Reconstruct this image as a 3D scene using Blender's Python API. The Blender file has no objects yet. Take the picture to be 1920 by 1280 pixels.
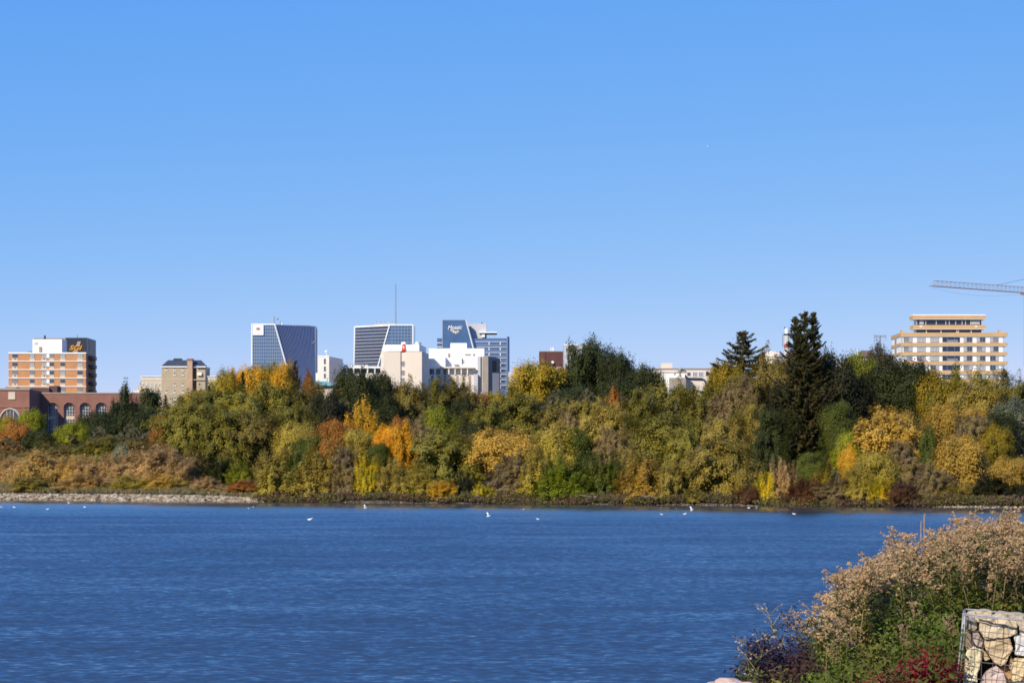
import bpy, bmesh, math, random
import numpy as np
from mathutils import Vector, Matrix

# ------------------------------------------------------------------ camera, sky, sun
scene = bpy.context.scene
COL = scene.collection
F, H, HY = 4533.0, 4.0, 873.0           # focal length in photo pixels, eye height, horizon row
cam_data = bpy.data.cameras.new("camera")
cam_data.sensor_width = 36.0
cam_data.lens = F / 1920.0 * 36.0
cam_data.shift_y = (HY - 640.0) / 1920.0
cam_data.clip_start, cam_data.clip_end = 0.1, 30000.0
cam = bpy.data.objects.new("camera", cam_data)
COL.objects.link(cam)
cam.location = (0, 0, H)
cam.rotation_euler = (math.radians(90), 0, 0)
scene.camera = cam

SUN_EL, SUN_AZ = math.radians(33), math.radians(35)      # the sun stands behind the camera, to its left
world = bpy.data.worlds.new("World")
scene.world = world
world.use_nodes = True
nt = world.node_tree
nt.nodes.clear()
sky = nt.nodes.new("ShaderNodeTexSky")
sky.sky_type = 'NISHITA'
sky.sun_disc = False
sky.sun_elevation = SUN_EL
sky.sun_rotation = math.radians(180) + SUN_AZ
sky.altitude = 600
sky.air_density = 0.6
sky.dust_density = 0.0
sky.ozone_density = 3.0
stc = nt.nodes.new("ShaderNodeTexCoord")
smp = nt.nodes.new("ShaderNodeMapping")
smp.inputs['Scale'].default_value = (1, 1, 1.5)      # clear dry air: the pale band hugs the horizon
nt.links.new(stc.outputs['Generated'], smp.inputs[0])
nt.links.new(smp.outputs[0], sky.inputs[0])
sep_ = nt.nodes.new("ShaderNodeSeparateColor")
com_ = nt.nodes.new("ShaderNodeCombineColor")
sc10 = nt.nodes.new("ShaderNodeVectorMath")
sc10.operation = 'SCALE'
sc10.inputs['Scale'].default_value = 0.1
nt.links.new(sky.outputs[0], sc10.inputs[0])
nt.links.new(sc10.outputs[0], sep_.inputs[0])
for ch, (gam, gain) in enumerate(((1.0, 12.3), (0.46, 8.0), (0.08, 9.6))):   # the photo's blue-heavy tone curve, over the whole dome
    pw = nt.nodes.new("ShaderNodeMath")
    pw.operation = 'POWER'
    pw.inputs[1].default_value = gam
    ml = nt.nodes.new("ShaderNodeMath")
    ml.operation = 'MULTIPLY'
    ml.inputs[1].default_value = gain
    nt.links.new(sep_.outputs[ch], pw.inputs[0])
    nt.links.new(pw.outputs[0], ml.inputs[0])
    nt.links.new(ml.outputs[0], com_.inputs[ch])
bgn = nt.nodes.new("ShaderNodeBackground")
bgn.inputs[1].default_value = 0.084
wout = nt.nodes.new("ShaderNodeOutputWorld")
nt.links.new(com_.outputs[0], bgn.inputs[0])
nt.links.new(bgn.outputs[0], wout.inputs[0])

sun_data = bpy.data.lights.new("sun", 'SUN')
sun_data.energy = 5.0
sun_data.angle = math.radians(0.5)
sun_data.color = (1.0, 0.92, 0.78)
sun = bpy.data.objects.new("sun", sun_data)
COL.objects.link(sun)
to_sun = Vector((-math.sin(SUN_AZ) * math.cos(SUN_EL), -math.cos(SUN_AZ) * math.cos(SUN_EL), math.sin(SUN_EL)))
sun.rotation_euler = to_sun.to_track_quat('Z', 'Y').to_euler()
sun.location = (-200, -300, 300)

vs = scene.view_settings
vs.view_transform = 'Standard'
vs.look = 'None'
vs.exposure = 0.25
vs.gamma = 1.0
vs.use_curve_mapping = False
scene.render.engine = 'CYCLES'
scene.cycles.filter_width = 1.7
scene.cycles.max_bounces = 6
scene.cycles.diffuse_bounces = 3
scene.cycles.glossy_bounces = 3
scene.cycles.transmission_bounces = 3
scene.cycles.caustics_reflective = False
scene.cycles.caustics_refractive = False

rng = np.random.default_rng(7)
random.seed(7)


def W(px, py, Y):
    return Vector(((px - 960.0) / F * Y, Y, H + (HY - py) / F * Y))


# ------------------------------------------------------------------ materials
MATS = {}


def new_mat(name):
    m = bpy.data.materials.new(name)
    m.use_nodes = True
    return m, m.node_tree, m.node_tree.nodes["Principled BSDF"]


def mat(name, col, rough=0.7, var=0.12, scale=0.6, metal=0.0, spec=0.3, fine=0.0):
    """plain surface with uneven tone (weathering) from two noises"""
    if name in MATS:
        return MATS[name]
    m, t, b = new_mat(name)
    b.inputs['Roughness'].default_value = rough
    b.inputs['Metallic'].default_value = metal
    b.inputs['Specular IOR Level'].default_value = spec
    tc = t.nodes.new("ShaderNodeTexCoord")
    n1 = t.nodes.new("ShaderNodeTexNoise")
    n1.inputs['Scale'].default_value = scale
    n1.inputs['Detail'].default_value = 5
    t.links.new(tc.outputs['Object'], n1.inputs['Vector'])
    mr = t.nodes.new("ShaderNodeMapRange")
    mr.inputs['From Min'].default_value = 0.3
    mr.inputs['From Max'].default_value = 0.7
    mr.inputs['To Min'].default_value = 1 - var
    mr.inputs['To Max'].default_value = 1 + var
    t.links.new(n1.outputs[0], mr.inputs['Value'])
    mx = t.nodes.new("ShaderNodeVectorMath")
    mx.operation = 'SCALE'
    mx.inputs[0].default_value = col
    t.links.new(mr.outputs[0], mx.inputs['Scale'])
    t.links.new(mx.outputs[0], b.inputs['Base Color'])
    if fine > 0:
        n2 = t.nodes.new("ShaderNodeTexNoise")
        n2.inputs['Scale'].default_value = scale * 14
        n2.inputs['Detail'].default_value = 6
        t.links.new(tc.outputs['Object'], n2.inputs['Vector'])
        bp = t.nodes.new("ShaderNodeBump")
        bp.inputs['Strength'].default_value = fine
        bp.inputs['Distance'].default_value = 0.02
        t.links.new(n2.outputs[0], bp.inputs['Height'])
        t.links.new(bp.outputs[0], b.inputs['Normal'])
    MATS[name] = m
    return m


def leaf_mat():
    m, t, b = new_mat("foliage")
    oi = t.nodes.new("ShaderNodeObjectInfo")
    c2 = t.nodes.new("ShaderNodeAttribute")
    c2.attribute_type = 'OBJECT'
    c2.attribute_name = 'col2'
    ti = t.nodes.new("ShaderNodeAttribute")
    ti.attribute_name = 'tint'
    geo = t.nodes.new("ShaderNodeNewGeometry")
    ns = t.nodes.new("ShaderNodeTexNoise")
    ns.inputs['Scale'].default_value = 0.45
    ns.inputs['Detail'].default_value = 2
    t.links.new(geo.outputs['Position'], ns.inputs['Vector'])
    # blend of the tree's two leaf colours: per leaf tint + patches
    ad = t.nodes.new("ShaderNodeMath")
    ad.operation = 'MULTIPLY_ADD'
    ad.inputs[1].default_value = 2.2
    t.links.new(ns.outputs[0], ad.inputs[0])
    sb = t.nodes.new("ShaderNodeMath")
    sb.operation = 'ADD'
    sb.inputs[1].default_value = -1.1
    t.links.new(ti.outputs['Fac'], sb.inputs[0])
    t.links.new(sb.outputs[0], ad.inputs[2])
    cl = t.nodes.new("ShaderNodeClamp")
    t.links.new(ad.outputs[0], cl.inputs['Value'])
    mx = t.nodes.new("ShaderNodeMix")
    mx.data_type = 'RGBA'
    t.links.new(cl.outputs[0], mx.inputs['Factor'])
    t.links.new(oi.outputs['Color'], mx.inputs['A'])
    t.links.new(c2.outputs['Color'], mx.inputs['B'])
    # leaf to leaf value
    mr = t.nodes.new("ShaderNodeMapRange")
    mr.inputs['To Min'].default_value = 0.88
    mr.inputs['To Max'].default_value = 1.14
    fr = t.nodes.new("ShaderNodeMath")
    fr.operation = 'FRACT'
    m7 = t.nodes.new("ShaderNodeMath")
    m7.operation = 'MULTIPLY'
    m7.inputs[1].default_value = 37.3
    t.links.new(ti.outputs['Fac'], m7.inputs[0])
    t.links.new(m7.outputs[0], fr.inputs[0])
    t.links.new(fr.outputs[0], mr.inputs['Value'])
    sc = t.nodes.new("ShaderNodeVectorMath")
    sc.operation = 'SCALE'
    t.links.new(mx.outputs['Result'], sc.inputs[0])
    t.links.new(mr.outputs[0], sc.inputs['Scale'])
    b.inputs['Roughness'].default_value = 0.6
    b.inputs['Specular IOR Level'].default_value = 0.2
    t.links.new(sc.outputs[0], b.inputs['Base Color'])
    tr = t.nodes.new("ShaderNodeBsdfTranslucent")
    t.links.new(sc.outputs[0], tr.inputs['Color'])
    ms = t.nodes.new("ShaderNodeMixShader")
    ms.inputs[0].default_value = 0.33
    t.links.new(b.outputs[0], ms.inputs[1])
    t.links.new(tr.outputs[0], ms.inputs[2])
    t.links.new(ms.outputs[0], t.nodes["Material Output"].inputs['Surface'])
    return m


def glass_mat(name, col, rough=0.08, metal=0.55, wobble=0.02):
    if name in MATS:
        return MATS[name]
    m, t, b = new_mat(name)
    b.inputs['Metallic'].default_value = metal
    b.inputs['Roughness'].default_value = rough
    b.inputs['Specular IOR Level'].default_value = 0.6
    tc = t.nodes.new("ShaderNodeTexCoord")
    n = t.nodes.new("ShaderNodeTexNoise")
    n.inputs['Scale'].default_value = 0.25
    t.links.new(tc.outputs['Object'], n.inputs['Vector'])
    mr = t.nodes.new("ShaderNodeMapRange")
    mr.inputs['To Min'].default_value = 0.75
    mr.inputs['To Max'].default_value = 1.25
    t.links.new(n.outputs[0], mr.inputs['Value'])
    mx = t.nodes.new("ShaderNodeVectorMath")
    mx.operation = 'SCALE'
    mx.inputs[0].default_value = col
    t.links.new(mr.outputs[0], mx.inputs['Scale'])
    t.links.new(mx.outputs[0], b.inputs['Base Color'])
    MATS[name] = m
    return m


LEAF = leaf_mat()
BARK = mat("bark", (0.09, 0.07, 0.055), 0.9, 0.3, 2.0)
TWIG = mat("dry_wood", (0.22, 0.18, 0.14), 0.9, 0.3, 2.0)
GLASS = glass_mat("window_glass", (0.06, 0.075, 0.11), 0.1, 0.3)
CURTAIN = mat("window_with_pale_blind", (0.36, 0.37, 0.38), 0.35, 0.15, 0.8, spec=0.6)
CURTAIN2 = mat("window_with_grey_blind", (0.2, 0.2, 0.22), 0.3, 0.2, 0.8, spec=0.6)
WHITE = mat("white_paint", (0.78, 0.77, 0.73), 0.6, 0.04)
CREAM = mat("cream_render", (0.66, 0.57, 0.46), 0.8, 0.05, 0.15)


# ------------------------------------------------------------------ object helpers
def tag(o, label=None, cat=None, group=None, kind=None):
    if label:
        o["label"] = label
    if cat:
        o["category"] = cat
    if group:
        o["group"] = group
    if kind:
        o["kind"] = kind
    return o


def thing(name, label, cat, loc=(0, 0, 0), rz=0.0, group=None):
    o = bpy.data.objects.new(name, None)
    o.empty_display_size = 0.5
    COL.objects.link(o)
    o.location = loc
    o.rotation_euler = (0, 0, rz)
    return tag(o, label, cat, group)


def link(name, me, parent=None, loc=(0, 0, 0), rot=(0, 0, 0), scale=(1, 1, 1)):
    o = bpy.data.objects.new(name, me)
    COL.objects.link(o)
    if parent is not None:
        o.parent = parent
    o.location = loc
    o.rotation_euler = rot
    o.scale = scale
    return o


class MB:
    """collects simple solids into one mesh"""

    def __init__(self):
        self.v, self.f = [], []

    def poly(self, pts):
        n = len(self.v)
        self.v += [tuple(p) for p in pts]
        self.f.append(tuple(range(n, n + len(pts))))
        return self

    def box(self, x0, x1, y0, y1, z0, z1):
        n = len(self.v)
        self.v += [(x0, y0, z0), (x1, y0, z0), (x1, y1, z0), (x0, y1, z0),
                   (x0, y0, z1), (x1, y0, z1), (x1, y1, z1), (x0, y1, z1)]
        for q in ((0, 3, 2, 1), (4, 5, 6, 7), (0, 1, 5, 4), (1, 2, 6, 5), (2, 3, 7, 6), (3, 0, 4, 7)):
            self.f.append(tuple(n + i for i in q))
        return self

    def prism(self, poly, z0, z1):
        """footprint polygon (counter-clockwise x,y) extruded upward"""
        n, k = len(self.v), len(poly)
        self.v += [(p[0], p[1], z0) for p in poly] + [(p[0], p[1], z1) for p in poly]
        self.f.append(tuple(n + i for i in reversed(range(k))))
        self.f.append(tuple(n + k + i for i in range(k)))
        for i in range(k):
            j = (i + 1) % k
            self.f.append((n + i, n + j, n + k + j, n + k + i))
        return self

    def slab(self, pts, back):
        """upright polygon given by 3D points, given thickness along vector back"""
        n, k = len(self.v), len(pts)
        back = Vector(back)
        self.v += [tuple(p) for p in pts] + [tuple(Vector(p) + back) for p in pts]
        self.f.append(tuple(n + i for i in range(k)))
        self.f.append(tuple(n + k + i for i in reversed(range(k))))
        for i in range(k):
            j = (i + 1) % k
            self.f.append((n + j, n + i, n + k + i, n + k + j))
        return self

    def tube(self, pts, r0, r1=None, sides=5):
        r1 = r0 if r1 is None else r1
        pts = [Vector(p) for p in pts]
        n, k = len(self.v), len(pts)
        for i, p in enumerate(pts):
            d = (pts[min(i + 1, k - 1)] - pts[max(i - 1, 0)])
            d = d.normalized() if d.length > 1e-9 else Vector((0, 0, 1))
            a = d.cross(Vector((0, 0, 1)) if abs(d.z) < 0.9 else Vector((1, 0, 0))).normalized()
            b = d.cross(a)
            r = r0 + (r1 - r0) * i / max(k - 1, 1)
            for s in range(sides):
                th = 2 * math.pi * s / sides
                self.v.append(tuple(p + a * (r * math.cos(th)) + b * (r * math.sin(th))))
        for i in range(k - 1):
            for s in range(sides):
                t = (s + 1) % sides
                self.f.append((n + i * sides + s, n + i * sides + t, n + (i + 1) * sides + t, n + (i + 1) * sides + s))
        self.f.append(tuple(n + s for s in reversed(range(sides))))
        self.f.append(tuple(n + (k - 1) * sides + s for s in range(sides)))
        return self

    def lathe(self, prof, c=(0, 0, 0), sides=12):
        n = len(self.v)
        for (r, z) in prof:
            for s in range(sides):
                th = 2 * math.pi * s / sides
                self.v.append((c[0] + r * math.cos(th), c[1] + r * math.sin(th), c[2] + z))
        for i in range(len(prof) - 1):
            for s in range(sides):
                t = (s + 1) % sides
                self.f.append((n + i * sides + s, n + i * sides + t, n + (i + 1) * sides + t, n + (i + 1) * sides + s))
        self.f.append(tuple(n + s for s in reversed(range(sides))))
        self.f.append(tuple(n + (len(prof) - 1) * sides + s for s in range(sides)))
        return self

    def mesh(self, name, m, smooth=False):
        me = bpy.data.meshes.new(name)
        me.from_pydata(self.v, [], self.f)
        me.materials.append(m)
        if smooth:
            me.polygons.foreach_set("use_smooth", [True] * len(me.polygons))
        me.update()
        return me

    def build(self, name, m, parent=None, loc=(0, 0, 0), smooth=False):
        return link(name, self.mesh(name, m, smooth), parent, loc)


def fast_mesh(name, verts, faces, m, tint=None, smooth=False):
    """verts (N,3), faces (M,k) arrays"""
    me = bpy.data.meshes.new(name)
    verts = np.ascontiguousarray(verts, dtype=np.float32)
    faces = np.ascontiguousarray(faces, dtype=np.int32)
    k = faces.shape[1]
    me.vertices.add(len(verts))
    me.vertices.foreach_set("co", verts.ravel())
    me.loops.add(faces.size)
    me.loops.foreach_set("vertex_index", faces.ravel())
    me.polygons.add(len(faces))
    me.polygons.foreach_set("loop_start", np.arange(0, faces.size, k, dtype=np.int32))
    me.polygons.foreach_set("loop_total", np.full(len(faces), k, dtype=np.int32))
    me.materials.append(m)
    if tint is not None:
        a = me.attributes.new("tint", 'FLOAT', 'FACE')
        a.data.foreach_set("value", np.ascontiguousarray(tint, dtype=np.float32))
    me.update(calc_edges=True)
    if smooth:
        me.polygons.foreach_set("use_smooth", np.ones(len(faces), dtype=bool))
    return me


def norm(a):
    return a / np.maximum(np.linalg.norm(a, axis=-1, keepdims=True), 1e-9)


def leaf_quads(c, n, along, L, Wd):
    """rhombic leaves: centres c, normals n, preferred long axis, length, width -> (N*4,3)"""
    a = along - (along * n).sum(-1, keepdims=True) * n
    a = norm(a)
    b = np.cross(n, a)
    L = np.asarray(L).reshape(-1, 1)
    Wd = np.asarray(Wd).reshape(-1, 1)
    v = np.stack([c - a * L * .5, c - a * L * .02 + b * Wd * .5, c + a * L * .5, c + a * L * .02 - b * Wd * .5], axis=1)
    return v.reshape(-1, 3)


def quad_faces(n):
    return np.arange(n * 4, dtype=np.int32).reshape(-1, 4)


# ------------------------------------------------------------------ tree prototypes (metres: crown 8 wide, 8 tall)
def shoot_crown(kind, seed):
    """crown grown as a fan of leafy shoots, so it reads as ragged plumes with hollows between"""
    r = np.random.default_rng(seed)
    cfg = {'willow': (170, 215, -.55, 3.4, 4.3, .30, .27, .36), 'shrub': (150, 215, -.05, .9, 6.4, .27, .27, .45),
           'brush': (230, 140, .0, .5, 6.2, .34, .5, .16), 'twig': (190, 150, -.25, 2.2, 5.2, .24, .27, .5)}[kind]
    ns_, per, umin, zc, rz, sig, L0, wl = cfg
    ph = r.uniform(0, 6.28, 8)
    i = np.arange(ns_)
    th = 2.39996 * i + r.uniform(-.4, .4, ns_)
    u = umin + (1 - umin) * r.permutation((i + r.uniform(0, 1, ns_)) / ns_)
    q = np.sqrt(np.maximum(0, 1 - u * u)) ** .7
    bump = .16 * np.sin(2 * th + ph[0] + 2 * u) + .13 * np.sin(3 * th + ph[1] - 3 * u) + .10 * np.sin(5 * th + 4 * u + ph[2]) + .10 * np.sin(6 * u + ph[3] + th)
    k = (1 + bump) * r.uniform(.62, 1.08, ns_)
    tip = np.stack([4 * q * np.cos(th) * k, 4 * q * np.sin(th) * k, zc + rz * u * (.75 + .25 * k) * (1 + .5 * bump)], 1)
    if kind in ('shrub', 'brush'):
        base = np.stack([tip[:, 0] * .35, tip[:, 1] * .35, 0 * th], 1)
    else:
        base = np.stack([tip[:, 0] * .12, tip[:, 1] * .12, tip[:, 2] * .45 + .3], 1)
    ctrl = (base + tip) / 2 + np.stack([0 * th, 0 * th, r.uniform(.3, 1.3, ns_)], 1)
    if kind == 'willow':
        ctrl[:, 2] += .7 * q
        tip[:, 2] -= .5 * q
    j = np.repeat(i, per)
    s_ = r.uniform(.30, 1.0, len(j)) ** .75
    s1 = s_[:, None]
    p = base[j] * (1 - s1) ** 2 + 2 * ctrl[j] * s1 * (1 - s1) + tip[j] * s1 ** 2
    tan = norm(2 * (1 - s1) * (ctrl[j] - base[j]) + 2 * s1 * (tip[j] - ctrl[j]))
    p = p + r.normal(size=p.shape) * (sig * (1.7 - 1.1 * s1))
    out = norm(p - np.array([0, 0, zc * .8]))
    n = norm(out * .70 + norm(p - (base[j] + tip[j]) * .5) * .45 + r.normal(size=p.shape) * .34 + np.array([-.05, -.1, .2]))
    along = norm(tan * .8 + r.normal(size=p.shape) * .55 + (np.array([0, 0, -.35]) if kind == 'willow' else np.array([0, 0, .15])))
    L = L0 * r.uniform(.65, 1.4, len(p))
    Wd = L * wl
    t = np.clip(r.uniform(0, .75, ns_)[j] + r.uniform(0, .25, len(p)), 0, 1)
    if kind == 'twig':
        stick = r.uniform(size=len(p)) < .5
        along = norm(tan + r.normal(size=p.shape) * np.where(stick, .25, .8)[:, None])
        L = np.where(stick, r.uniform(.5, 1.1, len(p)), L)
        Wd = np.where(stick, .055, L * .5)
        t = np.where(stick, np.clip(t * .5 + .5, 0, 1), t * .6)
    v = leaf_quads(p, n, along, L, Wd)
    v[:, 2] = np.maximum(v[:, 2], 0.0)
    ext = np.percentile(np.abs(v[:, :2]), 96.5)
    lo, hi = np.percentile(v[:, 2], [1, 99])
    sc = np.array([4.0 / ext, 4.0 / ext, 8.0 / (hi - lo)])
    v = (v - np.array([0, 0, lo])) * sc
    pick = r.choice(ns_, 22, replace=False)
    C = (base[pick] * .3 + tip[pick] * .7 - np.array([0, 0, lo])) * sc
    return fast_mesh(kind + "_crown", v, quad_faces(len(p)), LEAF, t), C


def crown_mesh(kind, seed):
    if kind in ('willow', 'shrub', 'brush', 'twig'):
        return shoot_crown(kind, seed)
    r = np.random.default_rng(seed)
    lobes = []

    def dome(nl, zc, rx, rz, umin, rmin, rmax, zs, jit, pw=.8):
        """big uneven lobes set round a dome: some pushed out, some pulled in, so hollows open between them"""
        for i in range(nl):
            th = 2.4 * i + r.uniform(-.5, .5)
            u = umin + (1 - umin) * ((i + r.uniform(0, 1)) / nl)
            q = math.sqrt(max(0, 1 - u * u)) ** pw
            k = r.uniform(1 - jit, 1 + jit * .6)
            lobes.append(((rx * q * math.cos(th) * k, rx * q * math.sin(th) * k, zc + rz * u * r.uniform(1 - jit * .5, 1 + jit * .3)),
                          r.uniform(rmin, rmax) * np.array([1, 1, r.uniform(*zs)])))
        for i in range(nl // 2):                      # small outlying sprays that break the outline
            th, u = r.uniform(0, 6.28), r.uniform(max(umin, -.2), 1.0)
            q = math.sqrt(max(0, 1 - u * u))
            k = r.uniform(1.15, 1.5)
            lobes.append(((rx * q * math.cos(th) * k, rx * q * math.sin(th) * k, zc + rz * u * r.uniform(1.05, 1.3)), r.uniform(.35, .7) * np.array([1, 1, 1.2])))

    if kind == 'round':
        dome(13, 3.9, 2.5, 2.5, -.7, 1.0, 1.9, (.75, 1.05), .35)
        N, L0, sp, per = 38000, 0.225, 0.32, 15
    elif kind == 'willow':
        dome(14, 3.6, 2.7, 2.7, -.85, .9, 1.8, (.9, 1.5), .4)
        N, L0, sp, per = 36000, 0.27, 0.42, 12
    elif kind == 'poplar':
        for i in range(11):
            th, q = r.uniform(0, 2 * math.pi), r.uniform(0.1, 2.9)
            h = (7.4 - .8 * q) * r.uniform(.62, 1.0)
            for k in range(4):
                z = h * (0.28 + 0.2 * k)
                rr = (1.45 - 0.26 * k) * r.uniform(.75, 1.1)
                lobes.append(((q * math.cos(th) * (1 + .03 * k) + r.uniform(-.3, .3), q * math.sin(th) * (1 + .03 * k), z), np.array([rr * .8, rr * .8, rr * 1.25])))
        N, L0, sp, per = 32000, 0.27, 0.26, 17
    elif kind == 'shrub':
        dome(15, .9, 2.8, 4.4, .0, .8, 1.6, (.9, 1.4), .45, .6)
        N, L0, sp, per = 32000, 0.28, 0.36, 14
    elif kind == 'brush':  # low thicket of fine upright shoots
        dome(26, .8, 3.1, 4.2, .0, .9, 1.5, (1.0, 1.3), .35, .6)
        N, L0, sp, per = 34000, 0.5, 0.5, 8
    else:  # twiggy: half bare, thin upright twigs with a few leaves
        dome(15, 2.4, 2.8, 3.8, -.2, .8, 1.5, (1.0, 1.5), .4)
        N, L0, sp, per = 30000, 0.27, 0.38, 12
    C = np.array([l[0] for l in lobes])
    R = np.array([l[1] for l in lobes])
    wgt = (R[:, 0] * R[:, 2])
    wgt = wgt / wgt.sum()
    ncl = N // per
    li = r.choice(len(C), ncl, p=wgt)
    d = norm(r.normal(size=(ncl, 3)))
    cc = C[li] + d * R[li] * r.uniform(.62, 1.03, (ncl, 1))
    # drop clumps buried deep inside other lobes
    dist = np.min(np.linalg.norm((cc[:, None, :] - C[None]) / R[None] + 0, axis=2), axis=1)
    keep = dist > 0.62
    cc, d, li = cc[keep], d[keep], li[keep]
    cl_t = r.uniform(0, 1, len(cc))
    idx = np.repeat(np.arange(len(cc)), per)
    p = cc[idx] + r.normal(size=(len(idx), 3)) * sp * np.array([1, 1, .8])
    out = norm(p - np.array([0, 0, 3.4]))
    n = norm(out * .55 + d[idx] * .55 + r.normal(size=p.shape) * .34 + np.array([0, 0, .2]))
    if kind == 'willow':
        along = norm(out * .7 + np.array([0, 0, -.25]) + r.normal(size=p.shape) * .5)
        L = L0 * r.uniform(.8, 1.6, len(p))
        Wd = L * .36
    elif kind == 'brush':
        along = norm(out * .35 + np.array([0, 0, 1.0]) + r.normal(size=p.shape) * .4)
        L = L0 * r.uniform(.6, 1.4, len(p))
        Wd = L * .17
    elif kind == 'twig':
        along = norm(out * .8 + np.array([0, 0, .7]) + r.normal(size=p.shape) * .35)
        stick = r.uniform(size=len(p)) < .55
        L = np.where(stick, r.uniform(.5, 1.1, len(p)), L0 * r.uniform(.7, 1.1, len(p)))
        Wd = np.where(stick, .055, L * .6)
    else:
        along = norm(r.normal(size=p.shape) + np.array([0, 0, .3]))
        L = L0 * r.uniform(.65, 1.25, len(p))
        Wd = L * .68
    # gentle bending of the whole cloud so no lobe stays a clean ball
    ph = r.uniform(0, 6.28, 9)
    for a_ in range(3):
        p[:, a_] += .28 * np.sin(p[:, (a_ + 1) % 3] * 1.7 + ph[a_]) + .16 * np.sin(p[:, (a_ + 2) % 3] * 3.3 + ph[a_ + 3])
    p += norm(out) * np.minimum(r.gamma(1.2, .11, (len(p), 1)), .5)
    t = np.clip(cl_t[idx] * .65 + r.uniform(0, .45, len(p)) - .05, 0, 1)
    if kind == 'twig':
        t = np.where(stick, np.clip(t + .6, 0, 1), t * .6)
    v = leaf_quads(p, n, along, L, Wd)
    v[:, 2] = np.maximum(v[:, 2], 0.0)
    # fit: 98 percent extents to 8 x 8 x 8
    ext = np.percentile(np.abs(v[:, :2]), 97)
    v[:, :2] *= 4.0 / ext
    lo, hi = np.percentile(v[:, 2], [1, 99])
    v[:, 2] = (v[:, 2] - lo) * 8.0 / (hi - lo)
    sc = np.array([4.0 / ext, 4.0 / ext, 8.0 / (hi - lo)])
    return fast_mesh(kind + "_crown", v, quad_faces(len(p)), LEAF, t), (C - np.array([0, 0, lo])) * sc


def trunk_mesh(kind, C, seed):
    r = random.Random(seed)
    mb = MB()
    stems = 1 if kind in ('round', 'poplar') else 3
    for s in range(stems):
        ox, oy = (0, 0) if stems == 1 else (r.uniform(-.8, .8), r.uniform(-.8, .8))
        top = 6.2
        mb.tube([(ox * .4, oy * .4, -2.5), (ox * .5, oy * .5, 0), (ox + r.uniform(-.2, .2), oy, 2.5), (ox * 1.4, oy * 1.4, top)],
                0.26 if stems == 1 else .17, 0.05, 6)
    for i, c in enumerate(C[::1]):
        z0 = max(0.2, c[2] * .55 - .6)
        a = Vector((0, 0, z0))
        b = Vector(c)
        m = a.lerp(b, .5) + Vector((r.uniform(-.3, .3), r.uniform(-.3, .3), .25))
        mb.tube([a, m, b + (b - m) * r.uniform(.25, .7)], 0.085, 0.018, 4)
    return mb.mesh(kind + "_trunk", BARK)


def spruce_mesh(seed, leaders=((0, 0, 1.0, 1.0),), ragged=.4):
    """unit: 8 wide, 16 tall; whorls of drooping branches with upturned tips carrying needle sprays"""
    r = np.random.default_rng(seed)
    P, Nn, A, L, T = [], [], [], [], []
    mb = MB()
    for (ox, oy, hs, wide) in leaders:
        Ht = 16.0 * hs
        mb.tube([(ox * .3, oy * .3, -1), (ox, oy, Ht * .5), (ox, oy, Ht * .995)], .26, .03, 6)
        z = 0.6
        while z < Ht * .985:
            f = z / Ht
            rad = 4.0 * wide * min(1.0, (1 - f) / .5) ** .85 * (1.0 if f > .12 else .85)
            nb = int(4 + 4 * (1 - f))
            for b in range(nb):
                th = r.uniform(0, 2 * math.pi)
                ln = rad * r.uniform(1 - ragged, 1.18) + .22
                dirv = np.array([math.cos(th), math.sin(th), 0.0])
                mid = -0.16 * ln * (1 - .6 * f)
                tip = mid * .6 + .26 * ln * (0.4 + f) + r.normal(0, .07) * ln
                npt = max(8, int(ln * 13))
                ts = np.linspace(.08, 1, npt)
                zc = z + r.uniform(-.16, .16) + 4 * ts * (1 - ts) * mid + ts ** 2 * tip
                pts = np.array([ox, oy, 0]) + dirv * (ts * ln)[:, None] + np.stack([0 * ts, 0 * ts, zc], 1)
                if ln > 1.0:
                    mb.tube([(ox, oy, z), tuple(pts[npt // 2]), tuple(pts[-1])], .05, .012, 3)
                tb = r.uniform(0, .55)
                for k in range(7):
                    side = np.array([-dirv[1], dirv[0], 0]) * (r.normal(0, 1, npt) * (.06 + .24 * (1 - ts) * min(ln, 2.2) ** .7))[:, None]
                    hang = np.stack([0 * ts, 0 * ts, -np.abs(r.normal(0, .17, npt)) * (1.25 - ts) * (1.2 - .5 * f)], 1)
                    P.append(pts + side + hang)
                    Nn.append(norm(r.normal(size=(npt, 3)) * .7 + np.array([0, 0, .6]) + dirv * .35))
                    A.append(norm(dirv * 1.0 + r.normal(size=(npt, 3)) * .4 + np.stack([0 * ts, 0 * ts, .5 * ts], 1)))
                    L.append(r.uniform(.22, .48, npt) * (1 - .3 * f))
                    T.append(np.clip(tb + r.uniform(0, .45, npt), 0, 1))
            z += r.uniform(.34, .58) * (1.2 - .5 * f)
    P, Nn, A, L, T = map(np.concatenate, (P, Nn, A, L, T))
    v = leaf_quads(P, Nn, A, L, L * .36)
    return fast_mesh("spruce_crown", v, quad_faces(len(P)), LEAF, T), mb.mesh("spruce_trunk", BARK)


PROTO = {}
for kind, nvar in (('round', 5), ('willow', 6), ('poplar', 3), ('shrub', 6), ('brush', 4), ('twig', 3)):
    PROTO[kind] = []
    for i in range(nvar):
        cm, C = crown_mesh(kind, 100 + 17 * i + len(kind))
        PROTO[kind].append((cm, trunk_mesh(kind, C, i)))
PROTO['spruce'] = [spruce_mesh(5), spruce_mesh(9, ragged=.55)]
PROTO['old_spruce'] = [spruce_mesh(21, ((0, 0, 1.0, .62), (.95, .3, .985, .5), (-.95, -.3, .962, .5), (0.1, 0, .86, 1.15)), .62)]

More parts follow.
